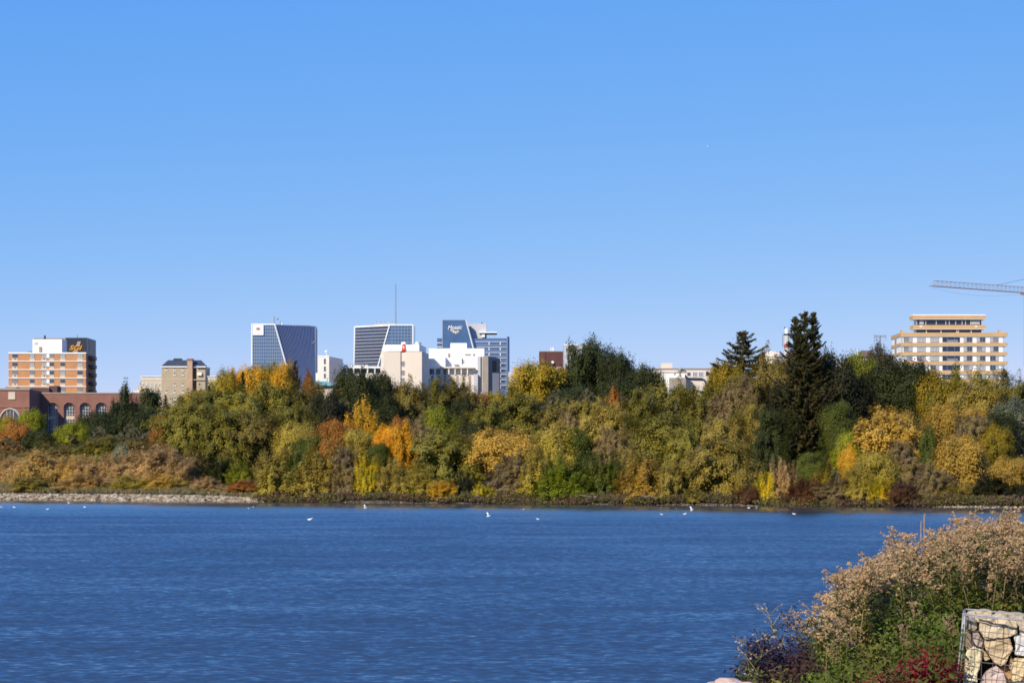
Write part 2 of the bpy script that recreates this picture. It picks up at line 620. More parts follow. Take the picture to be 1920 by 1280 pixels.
PAL = {
    'olive': ((0.178, 0.155, 0.040), (0.105, 0.098, 0.030)),
    'olivebrown': ((0.160, 0.122, 0.040), (0.105, 0.082, 0.034)),
    'dark': ((0.046, 0.056, 0.020), (0.032, 0.040, 0.016)),
    'blue': ((0.056, 0.070, 0.034), (0.036, 0.046, 0.024)),
    'mid': ((0.080, 0.096, 0.022), (0.056, 0.07, 0.020)),
    'lime': ((0.20, 0.20, 0.020), (0.10, 0.12, 0.018)),
    'bright': ((0.17, 0.20, 0.020), (0.10, 0.125, 0.018)),
    'gold': ((0.46, 0.26, 0.025), (0.30, 0.19, 0.03)),
    'yellow': ((0.50, 0.36, 0.02), (0.28, 0.25, 0.03)),
    'golive': ((0.30, 0.20, 0.022), (0.10, 0.10, 0.02)),
    'orange': ((0.48, 0.265, 0.02), (0.38, 0.175, 0.02)),
    'rust': ((0.26, 0.10, 0.03), (0.20, 0.105, 0.04)),
    'khaki': ((0.235, 0.180, 0.055), (0.150, 0.118, 0.045)),
    'khakiyel': ((0.27, 0.215, 0.045), (0.19, 0.15, 0.06)),
    'tan': ((0.33, 0.215, 0.085), (0.22, 0.15, 0.07)),
    'goldtan': ((0.34, 0.22, 0.055), (0.215, 0.145, 0.055)),
    'pinktan': ((0.35, 0.235, 0.115), (0.26, 0.175, 0.085)),
    'twig': ((0.23, 0.17, 0.07), (0.19, 0.14, 0.09)),
    'greytwig': ((0.17, 0.13, 0.06), (0.16, 0.118, 0.085)),
    'maroon': ((0.120, 0.040, 0.034), (0.10, 0.060, 0.045)),
    'brownspruce': ((0.075, 0.052, 0.036), (0.05, 0.04, 0.03)),
    'spruce': ((0.064, 0.070, 0.040), (0.085, 0.066, 0.036)),
    'shade': ((0.030, 0.036, 0.020), (0.034, 0.030, 0.018)),  # very dark leaves, with the shade of hollows and voids put into the colour
    'brushgold': ((0.35, 0.24, 0.08), (0.27, 0.18, 0.07)),
    'silver': ((0.20, 0.21, 0.17), (0.13, 0.14, 0.10)),
}


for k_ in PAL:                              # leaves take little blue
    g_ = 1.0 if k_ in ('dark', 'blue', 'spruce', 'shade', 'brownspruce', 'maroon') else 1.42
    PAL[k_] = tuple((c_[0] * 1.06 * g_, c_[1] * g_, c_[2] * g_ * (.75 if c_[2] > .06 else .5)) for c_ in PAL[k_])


# ------------------------------------------------------------------ setting: far bank, water
def shore_y(x):
    return 253.5 - 0.4926 * x + 0.9 * np.sin(x * .21 + 1) + .5 * np.sin(x * .53)


def bank_z(x, y):
    o = y - shore_y(x)
    left = np.clip((-28 - x) / 10.0, 0, 1)
    z = np.interp(o, [-30, -4, 0, 1.2, 3, 6, 12, 30, 60, 140, 400, 9000],
                  [-3, -1.2, -0.05, .28, .36, 0.45, .75, 1.6, 2.3, 2.8, 3.0, 3.0])
    z2 = np.interp(o, [-30, -4, 0, 2.0, 4.5, 7, 12, 30, 60, 140, 400, 9000],
                   [-3, -1.2, -0.05, .40, .78, .95, 1.3, 1.9, 2.4, 2.8, 3.0, 3.0])
    return z * (1 - left) + z2 * left


def bank_z1(x, y):
    return float(bank_z(np.array(x), np.array(y)))


xs = np.unique(np.concatenate([np.linspace(-5000, -90, 16), np.arange(-90, 90, 1.0), np.linspace(90, 5000, 16)]))
offs = np.array([-20, -6, -3, -1.5, -.5, 0, .6, 1.2, 2, 3, 4.5, 6, 8, 12, 18, 30, 45, 60, 90, 140, 250, 400, 800, 1500, 3000, 8000.])
GX, GO = np.meshgrid(xs, offs)
xc = np.clip(GX, -90, 90)
GY = shore_y(xc) + GO
GZ = bank_z(xc, GY) + rng.normal(0, .05, GX.shape) * (GO > 1) * (GO < 60)
vv = np.stack([GX, GY, GZ], -1).reshape(-1, 3)
nx, ny = len(xs), len(offs)
ii = np.arange(nx * ny).reshape(ny, nx)
ff = np.stack([ii[:-1, :-1], ii[:-1, 1:], ii[1:, 1:], ii[1:, :-1]], -1).reshape(-1, 4)
SOIL = mat("bank_soil_and_dry_grass", (0.062, 0.047, 0.028), 0.95, 0.5, 0.35, fine=.6)
ground = link("ground", fast_mesh("ground", vv, ff, SOIL, smooth=True))
tag(ground, kind="structure")


def water_mat():
    m, t, b = new_mat("lake_water")
    geo = t.nodes.new("ShaderNodeNewGeometry")

    def noise(sx, sy, detail, w):
        mp = t.nodes.new("ShaderNodeMapping")
        mp.inputs['Scale'].default_value = (sx, sy, 1)
        mp.inputs['Rotation'].default_value = (0, 0, 0.06)
        mp.inputs['Location'].default_value = (w, w * 2, w)
        t.links.new(geo.outputs['Position'], mp.inputs['Vector'])
        n = t.nodes.new("ShaderNodeTexNoise")
        n.inputs['Scale'].default_value = 1.0
        n.inputs['Detail'].default_value = detail
        n.inputs['Roughness'].default_value = .62
        t.links.new(mp.outputs[0], n.inputs['Vector'])
        return n.outputs['Color']

    def vm(op, a, bb):
        n = t.nodes.new("ShaderNodeVectorMath")
        n.operation = op
        for i, q in enumerate((a, bb)):
            if isinstance(q, tuple):
                n.inputs[i].default_value = q
            elif q is not None:
                t.links.new(q, n.inputs[i])
        return n.outputs[0]

    w1 = vm('SUBTRACT', noise(3.4, 4.4, 4, 0), (.5, .5, .5))        # wavelets half a metre long
    w2 = vm('SUBTRACT', noise(.10, .22, 4, 9), (.5, .5, .5))       # gust patches
    w1 = vm('MULTIPLY', w1, (.5, .80, 0))
    w2 = vm('MULTIPLY', w2, (.08, .26, 0))
    s = vm('ADD', w1, w2)
    # calmer water in the lee of the wooded shore
    sep = t.nodes.new("ShaderNodeSeparateXYZ")
    t.links.new(geo.outputs['Position'], sep.inputs[0])
    ma = t.nodes.new("ShaderNodeMath")
    ma.operation = 'MULTIPLY_ADD'
    ma.inputs[1].default_value = .4926
    t.links.new(sep.outputs[0], ma.inputs[0])
    t.links.new(sep.outputs[1], ma.inputs[2])
    mr = t.nodes.new("ShaderNodeMapRange")
    mr.inputs['From Min'].default_value = 172
    mr.inputs['From Max'].default_value = 240
    mr.inputs['To Min'].default_value = 1.0
    mr.inputs['To Max'].default_value = 0.15
    t.links.new(ma.outputs[0], mr.inputs['Value'])
    sc = t.nodes.new("ShaderNodeVectorMath")
    sc.operation = 'SCALE'
    t.links.new(s, sc.inputs[0])
    t.links.new(mr.outputs[0], sc.inputs['Scale'])
    tl = t.nodes.new("ShaderNodeVectorMath")
    tl.operation = 'SCALE'
    tl.inputs[0].default_value = (0, -0.17, 0)
    t.links.new(mr.outputs[0], tl.inputs['Scale'])
    nn = vm('ADD', sc.outputs[0], tl.outputs[0])
    nn = vm('ADD', nn, (0, 0, 1.0))
    nn = vm('NORMALIZE', nn, None)
    b.inputs['Base Color'].default_value = (0.028, 0.040, 0.054, 1)
    b.inputs['Roughness'].default_value = 0.12
    b.inputs['IOR'].default_value = 1.333
    t.links.new(nn, b.inputs['Normal'])
    return m


wm = MB().poly([(-4000, -400, 0), (4000, -400, 0), (4000, 420, 0), (-4000, 420, 0)])
water = wm.build("water", water_mat())
tag(water, kind="structure")


# ------------------------------------------------------------------ buildings
BASE_Z = 3.0
BOXES = {}


def box_mesh(w, d, h, m):
    key = (round(w, 2), round(d, 2), round(h, 2), m.name)
    if key not in BOXES:
        BOXES[key] = MB().box(-w / 2, w / 2, 0, d, -h / 2, h / 2).mesh("block", m)
    return BOXES[key]


WIN = {}


def frame_mesh(w, h, nv, nh, t, d, m):
    key = (round(w, 2), round(h, 2), nv, nh, m.name)
    if key not in WIN:
        mb = MB()
        mb.box(-w / 2, w / 2, 0, d, h / 2 - t, h / 2).box(-w / 2, w / 2, 0, d, -h / 2, -h / 2 + t)
        mb.box(-w / 2, -w / 2 + t, 0.002, d, -h / 2 + t, h / 2 - t).box(w / 2 - t, w / 2, 0.002, d, -h / 2 + t, h / 2 - t)
        for i in range(1, nv + 1):
            x = -w / 2 + w * i / (nv + 1)
            mb.box(x - t * .35, x + t * .35, .004, d, -h / 2 + t, h / 2 - t)
        for i in range(1, nh + 1):
            z = -h / 2 + h * i / (nh + 1)
            mb.box(-w / 2 + t, w / 2 - t, .006, d, z - t * .3, z + t * .3)
        WIN[key] = mb.mesh("window_frame", m)
    return WIN[key]


class Bld:
    def __init__(self, name, label, px, Y, cat="building"):
        self.o = W(px, HY, Y)
        self.o.z = BASE_Z
        self.Y = Y
        self.root = thing(name, label, cat, self.o)

    def loc(self, px, py, dy=0.0):
        """local position of a photo pixel on the plane dy metres behind the front"""
        return W(px, py, self.Y + dy) - self.o

    def rect(self, name, x0, x1, y0, y1, m, dy=0.0, depth=10.0, parent=None):
        """box whose front covers photo pixels x0..x1, y0..y1 on the plane dy behind the front (y1 None: ground)"""
        a = self.loc(x0, y0, dy)
        b = self.loc(x1, y1 if y1 is not None else HY, dy)
        zb = b.z if y1 is not None else -0.5
        w, h = b.x - a.x, a.z - zb
        return link(name, box_mesh(w, depth, h, m), parent or self.root, ((a.x + b.x) / 2, a.y, (a.z + zb) / 2))

    def window(self, x0, x1, y0, y1, pane=None, dy=0.0, nv=1, nh=0, fm=None, t=.09, d=.12, name="window"):
        a, b = self.loc(x0, y0, dy), self.loc(x1, y1, dy)
        w, h = b.x - a.x, a.z - b.z
        f = link(name, frame_mesh(w, h, nv, nh, t, d, fm or WHITE), self.root, ((a.x + b.x) / 2, a.y - d, (a.z + b.z) / 2))
        link("pane", box_mesh(w - 2 * t, .03, h - 2 * t, pane or GLASS), f, (0, d - .04, 0))
        return f

    def slab(self, name, pts, m, thick=.5, parent=None):
        """polygon of (px, py, dy) with thickness going back"""
        P = [self.loc(*p) for p in pts]
        return MB().slab(P, (0, thick, 0)).build(name, m, parent or self.root)

    def bar(self, name, p, q, m, r=.15, sides=5, parent=None):
        return MB().tube([self.loc(*p), self.loc(*q)], r, r, sides).build(name, m, parent or self.root)


def text_mesh(body, size, shear=0.0, depth=.06, m=None, bold=0.0, name="lettering"):
    cu = bpy.data.curves.new("text", 'FONT')
    cu.body = body
    cu.size = size
    cu.shear = shear
    cu.extrude = depth
    cu.offset = bold
    cu.align_x, cu.align_y = 'CENTER', 'CENTER'
    cu.resolution_u = 4
    ob = bpy.data.objects.new("text", cu)
    COL.objects.link(ob)
    dg = bpy.context.evaluated_depsgraph_get()
    me = bpy.data.meshes.new_from_object(ob.evaluated_get(dg))
    me.name = name
    bpy.data.objects.remove(ob)
    me.materials.clear()
    me.materials.append(m)
    return me


def pick_pane(r):
    return r.choice([GLASS, GLASS, GLASS, CURTAIN2, CURTAIN, CURTAIN2])


BRICK_OR = mat("orange_brick", (0.47, 0.225, 0.10), 0.85, 0.10, .4)
BRICK_RED = mat("red_brown_brick", (0.235, 0.108, 0.08), 0.9, 0.14, .5)
STONE = mat("pale_stone", (0.55, 0.45, 0.34), 0.85, 0.1, .5)
BEIGE = mat("beige_brick", (0.39, 0.31, 0.205), 0.85, 0.08, .3)
BEIGE_L = mat("light_beige_stone", (0.50, 0.42, 0.31), 0.85, 0.1, .3)
SLATE = mat("slate_roof", (0.055, 0.06, 0.075), 0.6, 0.2, .5)
DARKGLASS = glass_mat("dark_glass", (0.035, 0.045, 0.075), .1, .35)
BLACKCLAD = mat("black_cladding", (0.028, 0.03, 0.042), .4, .15, .3)
TAUPE = mat("taupe_panel", (0.30, 0.25, 0.20), .8, .08, .3)
GREYP = mat("pale_grey_panel", (0.46, 0.45, 0.46), .7, .06, .3)
STEEL = mat("grey_steel", (0.22, 0.23, 0.25), .5, .1, .5, metal=.3)
DARK = mat("dark_metal", (0.03, 0.032, 0.04), .5, .1, .5)

FRG = mat("dull_window_frame", (.30, .29, .28), .6, .05)
# --- orange brick apartment block (far left)
rr = random.Random(3)
b = Bld("apartment_block", "orange brick apartment block with white floor bands and a white rooftop box, far left", 88, 800)
b.rect("wall", 16, 161, 663, None, BRICK_OR, 0, 18)
for k in range(9):
    y = 661.5 + 15.8 * k
    b.rect("floor_band", 15.5, 161.5, y - 1.0, y + .3 if k else y + 1.5, WHITE, -.25, .5)
for k in range(7):
    y0 = 663.6 + 15.8 * k
    for j, (xa, xb) in enumerate(((23, 33), (56, 64.5), (78, 86.5), (93, 101), (113, 122), (145, 155))):
        pn = pick_pane(rr) if k else [GLASS, CURTAIN, CURTAIN, CURTAIN2, CURTAIN, CURTAIN][j]
        b.window(xa, xb, y0, y0 + 7, pn, -.05, 1, fm=FRG, t=.06)
        s = b.rect("spandrel_panel", xa - .4, xb + .4, y0 + 7.2, y0 + 13.9, STONE, -.1, .25)
        if j in (0, 2):
            link("vent_grille", box_mesh(.55, .06, .3, DARK), s, (0.1, -.06, .25))
    b.rect("wall_panel", 87, 92.6, y0, y0 + 7.1, WHITE, -.12, .3)
# right flank with rounded dark balcony stack
p0, p1 = b.loc(162, 668, 4), b.loc(176, 668, 15)
for k in range(8):
    z = p0.z - 1.0 - 2.79 * k
    mb = MB()
    arc = [(p0.x - .1, 4.0)] + [(p0.x + 2.4 * math.sin(a), 9.5 - 5.2 * math.cos(a)) for a in np.linspace(.3, math.pi - .3, 8)] + [(p0.x - .1, 15)]
    mb.prism(arc, z, z + 1.1)
    bal = mb.build("balcony", BLACKCLAD, b.root)
for k in range(8):
    z = p0.z - 1.9 - 2.79 * k
    g = link("window", box_mesh(.1, 9, 1.5, DARKGLASS), b.root, (p0.x - .02, 5.0, z + 1.2))
b.rect("rooftop_box", 61, 116, 636, 662, WHITE, 4, 9)
b.rect("vent_grille", 64.5, 71, 641, 646, GREYP, 3.9, .2)
b.rect("vent_pipe", 73, 78, 650, 660, TAUPE, 3.7, .3)
b.bar("flue", (84.0, 636, 6), (84.0, 628.8, 6), DARK, .35)
b.rect("roof_hatch", 52, 58, 658, 662, STEEL, 5, 3)

# --- dark office tower behind it
b = Bld("office_tower", "dark office tower top with an orange SGI sign behind the orange brick apartments", 143, 1200)
b.rect("tower_body", 63, 123, 633.5, None, TAUPE, 0, 26)
b.slab("facade", [(123, 633, -.3), (163, 633, -.3), (163, 880, -.3), (123, 880, -.3)], BLACKCLAD, 26)
q = [b.loc(163.2, 633, -.2), b.loc(172, 636.5, 20), b.loc(172, 880, 20), b.loc(163.2, 880, -.2)]
MB().slab(q, (-2, 1, 0)).build("side_wall", DARKGLASS, b.root)
b.bar("corner_strip", (166.5, 635, 6), (166.5, 700, 6), STEEL, .25)
SGI = mat("orange_sign", (0.62, 0.27, 0.02), .5, .05)
me = text_mesh("SGI", 3.15, .32, .12, SGI, .09)
c = b.loc(140.6, 652.2, -.6)
tx = link("lettering", me, b.root, c, (math.pi / 2, 0, 0), (1.28, 1, 1))
for k in range(5):
    b.slab("logo_stripe", [(143.2 - k * .6 + 2.2, 640.2 + 1.75 * k, -.75), (151.5 - k * .55, 640.2 + 1.75 * k, -.75), (151.2 - k * .55, 641.3 + 1.75 * k, -.75), (143.0 - k * .6 + 2.0, 641.3 + 1.75 * k, -.75)], STONE, .15)
b.rect("logo_base", 136.5, 146, 656.5, 661, TAUPE, -.7, .2)
b.bar("aerial", (145, 633, 8), (145, 628, 8), STEEL, .2)

# --- red brick college building with arched windows
b = Bld("brick_hall", "long red brick hall with tall arched windows below the orange apartments", 160, 450)
ARCH = ((89, 109), (119.5, 139.5), (149.5, 169.5), (179.5, 200), (210, 230), (241, 260))
Z = lambda py: b.loc(0, py).z
# wall built as piers + spandrel around the arched openings
edges = [68] + [e for a in ARCH for e in a] + [282]
for i in range(0, len(edges), 2):
    b.rect("pier", edges[i], edges[i + 1], 764, None, BRICK_RED, 0, 10 if i in (0, len(edges) - 2) else 1.2)
b.rect("backing_wall", 70, 280, 741, None, BRICK_RED, 1.21, 8.7)
mb = MB()
zt, zs = Z(738), Z(764)
prev = b.loc(68, 764).x
for (xa, xb) in ARCH:
    ax, bx = b.loc(xa, 764).x, b.loc(xb, 764).x
    cx, R = (ax + bx) / 2, (bx - ax) / 2
    mb.box(prev, ax, 0, 1.2, zs, zt)
    pr = [(ax, zs)] + [(cx - R * math.cos(t), zs + R * .95 * math.sin(t)) for t in np.linspace(.15, math.pi - .15, 9)] + [(bx, zs)]
    for k in range(len(pr) - 1):
        mb.slab([(pr[k][0], 0, pr[k][1]), (pr[k + 1][0], 0, pr[k + 1][1]), (pr[k + 1][0], 0, zt), (pr[k][0], 0, zt)], (0, 1.2, 0))
    prev = bx
mb.box(prev, b.loc(282, 764).x, 0, 1.2, zs, zt)
mb.build("arcade_wall", BRICK_RED, b.root)
b.rect("parapet_coping", 67, 282.5, 735.6, 738, TAUPE, -.12, 10.4)
FR = mat("grey_window_frame", (.45, .44, .42), .6, .06)
for (xa, xb) in ARCH:
    ax, bx = b.loc(xa, 764).x + .05, b.loc(xb, 764).x - .05
    cx, R = (ax + bx) / 2, (bx - ax) / 2
    pr = [(cx - R * math.cos(t), zs + R * .95 * math.sin(t)) for t in np.linspace(0, math.pi, 13)]
    zb = Z(809)
    pane_pts = [(ax, .8, zb), (bx, .8, zb)] + [(p[0], .8, p[1]) for p in reversed(pr)]
    fmb = MB()
    for k in range(12):
        fmb.tube([(pr[k][0], .62, pr[k][1]), (pr[k + 1][0], .62, pr[k + 1][1])], .08, .08, 4)
    fmb.tube([(ax, .62, zb), (ax, .62, zs)], .08, .08, 4).tube([(bx, .62, zb), (bx, .62, zs)], .08, .08, 4)
    for u in (-.5, 0, .5):
        fmb.box(cx + u * R - .05, cx + u * R + .05, .6, .7, zb, zs + R * .95 * math.sqrt(1 - u * u))
    for py in (757.5, 764, 770, 776, 790, 797, 803):
        fmb.box(ax, bx, .61, .69, Z(py) - .04, Z(py) + .04)
    wf = fmb.build("arched_window", FR, b.root)
    MB().slab(pane_pts, (0, .05, 0)).build("pane", GLASS, wf)
    MB().box(ax, bx, .55, .75, Z(786), Z(779.5)).build("stone_panel", STONE, wf)
    # stone hood over the arch
    hm = MB()
    for k in range(12):
        hm.tube([(cx + (pr[k][0] - cx) * 1.1, -.05, zs + (pr[k][1] - zs) * 1.1), (cx + (pr[k + 1][0] - cx) * 1.1, -.05, zs + (pr[k + 1][1] - zs) * 1.1)], .09, .09, 4)
    hm.build("arch_hood", mat("worn_brick", (.27, .13, .095), .9, .15), b.root)
# projecting entrance wing on the left
b.rect("entrance_wing", -40, 55, 730, None, BRICK_RED, -10, 12)
for (xa, xb, yt) in ((-40, 10, 727.5), (10, 31, 724.5), (31, 56, 727.5)):
    b.rect("parapet_coping", xa, xb, yt, 731, TAUPE, -10.2, 3)
b.rect("stone_tablet", 15.5, 28.5, 734.5, 748.5, STONE, -10.15, .3)
b.rect("string_course", -40, 55.3, 761, 763.5, mat("worn_brick", (.27, .13, .095)), -10.15, .3)
mb = MB()
cx, cz = b.loc(19, 790, -10.2).x, b.loc(19, 790, -10.2).z
for k in range(14):
    t0, t1 = math.pi * k / 14, math.pi * (k + 1) / 14
    mb.tube([(cx - 1.9 * math.cos(t0), -10.2, cz + 2.3 * math.sin(t0)), (cx - 1.9 * math.cos(t1), -10.2, cz + 2.3 * math.sin(t1))], .16, .16, 4)
ar = mb.build("entrance_arch", STONE, b.root)
pr = [(cx - 1.8 * math.cos(t), -10.08, cz + 2.2 * math.sin(t)) for t in np.linspace(0, math.pi, 12)]
MB().slab([(cx - 1.8, -10.08, cz - 3), (cx + 1.8, -10.08, cz - 3)] + pr[::-1], (0, .06, 0)).build("pane", GLASS, ar)
for u in (-.6, 0, .6):
    MB().box(cx + u - .06, cx + u + .06, -10.2, -10.1, cz - 3, cz + 1.9).build("mullion", STONE, ar)
b.rect("roof_plant_room", 92, 107, 723, 738, mat("dark_and_shaded_brick", (.10, .055, .05), .9), 6, 4)
b.rect("roof_ridge", 60, 92, 727, 737, mat("dark_and_shaded_brick", (.10, .055, .05), .9), 5, 3)
b.slab("end_wall", [(282.3, 737, .2), (297, 737, 9.9), (297, 880, 9.9), (282.3, 880, .2)], mat("dark_and_shaded_brick", (.10, .055, .05), .9), .3)  # shadow end of the hall: its shade is put into the darker brick colour

# --- beige hotel with slate hipped roof
b = Bld("beige_hotel", "beige brick hotel with dark hipped roof and a chimney left of the gold trees", 345, 1000)
b.rect("tower_wall", 303, 361, 688, None, BEIGE, 0, 16)
b.rect("recess_wall", 361, 369, 689, None, BEIGE, 3.5, 10)
b.rect("tower_wall", 368.5, 385, 688, None, BEIGE, .6, 15)
b.rect("chimney", 351, 360.6, 673, None, mat("chimney_brick", (.42, .29, .19), .85), -.7, 4)
b.rect("chimney_cap", 350.4, 361.2, 672, 676, mat("chimney_cap_brick", (.25, .12, .10), .85), -.8, 4.2)
for (xa, xb) in ((302, 350.8), (368.3, 385.6)):
    b.rect("eave", xa, xb, 686.4, 688.4, WHITE, -.5, 16)
e = [b.loc(302, 686.4, -.4), b.loc(386, 686.4, -.4), b.loc(389.5, 688, 17), b.loc(305, 687, 17)]
t = [b.loc(315, 675, 6), b.loc(376, 675, 6), b.loc(377, 675, 9), b.loc(316, 675, 9)]
mb = MB()
for i in range(4):
    j = (i + 1) % 4
    mb.poly([e[i], e[j], t[j], t[i]])
mb.poly(t)
mb.poly([e[3], e[2], e[1], e[0]])
mb.build("hipped_roof", SLATE, b.root)
b.rect("roof_vent", 325, 340, 671.8, 675.5, DARK, 6, 3)
for j, cx in enumerate((312, 327.5, 343)):
    for cy in (691.5, 700.5, 720, 733, 746.5, 759.5, 772):
        if j == 0 and cy in (700.5, 720):
            continue
        b.window(cx - 2, cx + 2, cy - 2.6, cy + 1.9, GLASS, -.02, 0, 0, fm=BEIGE_L, t=.18)
        b.rect("sill", cx - 2.6, cx + 2.6, cy + 2.0, cy + 3.3, WHITE, -.25, .3)
for cy in (691.5, 720, 733, 746):
    b.window(371.5, 376.5, cy - 2.6, cy + 2.4, GLASS, .55, 0, 0, fm=BEIGE_L, t=.18)
b.rect("wall_sign", 370, 378, 698, 703.5, WHITE, -.4, .9)
for yy in (711, 738.5):
    b.rect("string_course", 303, 385, yy, yy + 1.2, BEIGE_L, -.12, .3)
for (xa, xb) in ((264, 303), (385, 450)):
    b.rect("wing_wall", xa, xb, 709, None, BEIGE_L, 2, 12)
    b.rect("cornice", xa - .3, xb, 704.8, 706.2, WHITE, 1.5, 12.6)
    b.rect("frieze", xa, xb, 706.2, 711.5, mat("pale_frieze", (.62, .55, .45), .8), 1.9, .4)
    for cx in np.arange(xa + 5, xb - 3, 7.6):
        for cy in (720, 733, 746):
            b.window(cx - 1.8, cx + 1.8, cy - 2.8, cy + 2.6, CURTAIN2, 1.95, 0, 1, fm=WHITE, t=.15)
b.rect("stepped_wing", 257, 264, 722, None, BEIGE_L, 6, 10)
b.rect("low_cornice", 246, 262, 733, 735, WHITE, 5, 8)
b.rect("low_wing", 246, 262, 735, None, BEIGE_L, 5.4, 7)
b.slab("side_wall", [(385.2, 688.5, .8), (389.3, 688.5, 14), (389.3, 880, 14), (385.2, 880, .8)], BEIGE, .4)

# --- left glass tower: flat lit face, slanted white edge, leaning dark face
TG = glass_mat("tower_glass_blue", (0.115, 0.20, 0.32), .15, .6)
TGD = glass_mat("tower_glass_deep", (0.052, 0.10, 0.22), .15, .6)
FIN = mat("pale_fin", (.21, .25, .33), .5, .05)
MULL = mat("pale_mullion", (.27, .32, .39), .5, .05)
b = Bld("glass_tower", "blue glass office tower with a white corner sign, left of its twin", 532, 1300)
GB = 879.0                               # ground row at this distance


def ridge(y):
    return 515 + 0.2845 * (y - 608)


b.slab("front_facade", [(472, 608, 0), (515, 608, 0), (ridge(GB), GB, 0), (472, GB, 0)], TG, 1.0)
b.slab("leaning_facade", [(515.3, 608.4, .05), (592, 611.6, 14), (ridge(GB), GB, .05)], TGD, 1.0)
b.slab("tower_core", [(474, 611, 1.2), (590, 613, 15), (590, GB, 15), (474, GB, 1.2)], BLACKCLAD, 18)
y = 614.4
while y < 760:
    b.rect("mullion_rail", 473.4, ridge(y) - 1.2, y - .5, y + .5, MULL, -.2, .25)
    y += 6.35
x = 477.5
while x < 556:
    yt = 609 if x < 514 else 608 + (x + 1 - 515) / .2845
    b.rect("mullion_post", x - .33, x + .33, yt, 765, MULL, -.15, .16)
    x += 4.15
Bt, Ct, Cb = b.loc(515.6, 608.5, -.1), b.loc(592, 611.6, 13.9), b.loc(591, GB, -.1)
for i in range(1, 26):
    top = Bt.lerp(Ct, i / 26)
    bot = top.lerp(Cb, .62)
    MB().tube([top, bot], .11, .08, 4).build("fin", FIN, b.root)
d0, d1 = b.loc(546, 673, 5), b.loc(590, 640, 12)
MB().tube([d0, d1], .3, .3, 4).build("diagonal_light_edge", FIN, b.root)  # added strip draws the diagonal edge of light on the glass, no trim there
b.bar("edge_trim", (515.3, 608, -.4), (ridge(770), 770, -.4), WHITE, .42, 4)
b.rect("edge_trim", 471.2, 473.2, 607.5, None, WHITE, -.3, .6)
b.rect("top_trim", 471.2, 515.6, 606.8, 609, WHITE, -.35, .6)
b.bar("edge_trim", (592, 612, 13.8), (592.1, 760, 6.7), FIN, .5, 4)
sg = b.rect("sign_panel", 474, 494, 609.6, 628.2, WHITE, -.9, .5)
RED = mat("red_sign_paint", (.38, .035, .04), .5, .05)
mb = MB()
for k in range(16):
    t0, t1 = 2 * math.pi * k / 16, 2 * math.pi * (k + 1) / 16
    mb.tube([(1.0 * math.cos(t0), -.08, .75 + .5 * math.sin(t0)), (1.0 * math.cos(t1), -.08, .75 + .5 * math.sin(t1))], .16, .16, 4)
mb.tube([(-.35, -.08, .75), (.35, -.08, .75)], .2, .2, 5)
mb.build("emblem", RED, sg)
mb = MB()
for k in range(6):
    x = -1.8 + .68 * k
    mb.box(x, x + .12, -.06, 0, -1.35, -.45)
    mb.box(x + .12, x + .42, -.06, 0, -1.35 if k % 2 else -.6, -1.2 if k % 2 else -.45)
mb.build("lettering", GREYP, sg)
b.bar("aerial", (514, 607, 6), (514, 593, 6), STEEL, .22)
b.rect("dish_mount", 527, 529, 605, 610, WHITE, 5, 1)
b.bar("aerial", (525.6, 609, 6), (525.6, 602, 6), STEEL, .18)
MB().lathe([(0, -.3), (.7, 0), (1.0, .5), (.9, .5), (0, .0)], tuple(b.loc(519.5, 598.5, 6)), 10).build("dish", WHITE, b.root)
b.rect("roof_plant", 556, 580, 609.7, 614, STEEL, 15, 6)

# --- right glass tower (mirror twin)
b = Bld("glass_tower", "blue glass office tower carrying a tall lattice mast, right of its twin", 722, 1330)
GB = 878.0


def ridge2(y):
    return 731 - 0.2845 * (y - 609.5)


b.slab("front_facade", [(731, 609.5, 0), (774, 609.5, 0), (774, GB, 0), (ridge2(GB), GB, 0)], TG, 1.0)
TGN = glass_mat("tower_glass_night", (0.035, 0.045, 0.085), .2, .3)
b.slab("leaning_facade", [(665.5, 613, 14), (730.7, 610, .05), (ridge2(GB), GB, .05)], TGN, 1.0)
b.slab("tower_core", [(667, 615, 15), (772, 612, 1.2), (772, GB, 1.2), (667, GB, 15)], BLACKCLAD, 18)
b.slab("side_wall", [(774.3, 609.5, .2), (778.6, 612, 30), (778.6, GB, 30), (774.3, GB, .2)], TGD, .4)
for k in range(16):
    y = 616 + 6.25 * k
    b.rect("mullion_rail", ridge2(y) + 1.3, 773.5, y - .45, y + .45, MULL, -.2, .25)
x = 735.0
while x < 773:
    b.rect("mullion_post", x - .3, x + .3, 610.5, 720, MULL, -.15, .16)
    x += 5.9
for x in np.arange(708, 731, 5.9):
    b.rect("mullion_post", x - .3, x + .3, 609.5 + (731 - x + 1.5) / .2845, 725, MULL, -.15, .16)
At, Bt, Cb = b.loc(665.5, 613, 13.9), b.loc(730.4, 610, -.1), b.loc(654.6, GB, -.1)
PALEBAND = mat("pale_spandrel", (.46, .46, .48), .6, .05)
for k in range(16):
    f = (k + .12) * 6.2 / 268
    a, c = At.lerp(Cb, f), Bt.lerp(Cb, f)
    MB().tube([a, c], .19, .19, 4).build("spandrel_band", PALEBAND, b.root)
for i in range(1, 25):
    top = At.lerp(Bt, i / 25)
    MB().tube([top, top.lerp(Cb, .42)], .10, .08, 4).build("fin", FIN, b.root)
b.bar("edge_trim", (730.9, 609.5, -.4), (ridge2(770), 770, -.4), WHITE, .45, 4)
b.rect("edge_trim", 773, 775, 608.6, None, WHITE, -.3, .6)
b.bar("edge_trim", (665.3, 612.5, 13.8), (663.5, 740, 7), WHITE, .4, 4)
b.slab("top_trim", [(665, 611.6, 13.7), (731, 608.2, -.4), (731, 610.6, -.4), (665, 614, 13.7)], WHITE, .5)
b.rect("top_trim", 731, 775, 608, 610.2, WHITE, -.4, .6)
b.rect("roof_plant", 702, 742, 605.5, 612, GREYP, 16, 5)
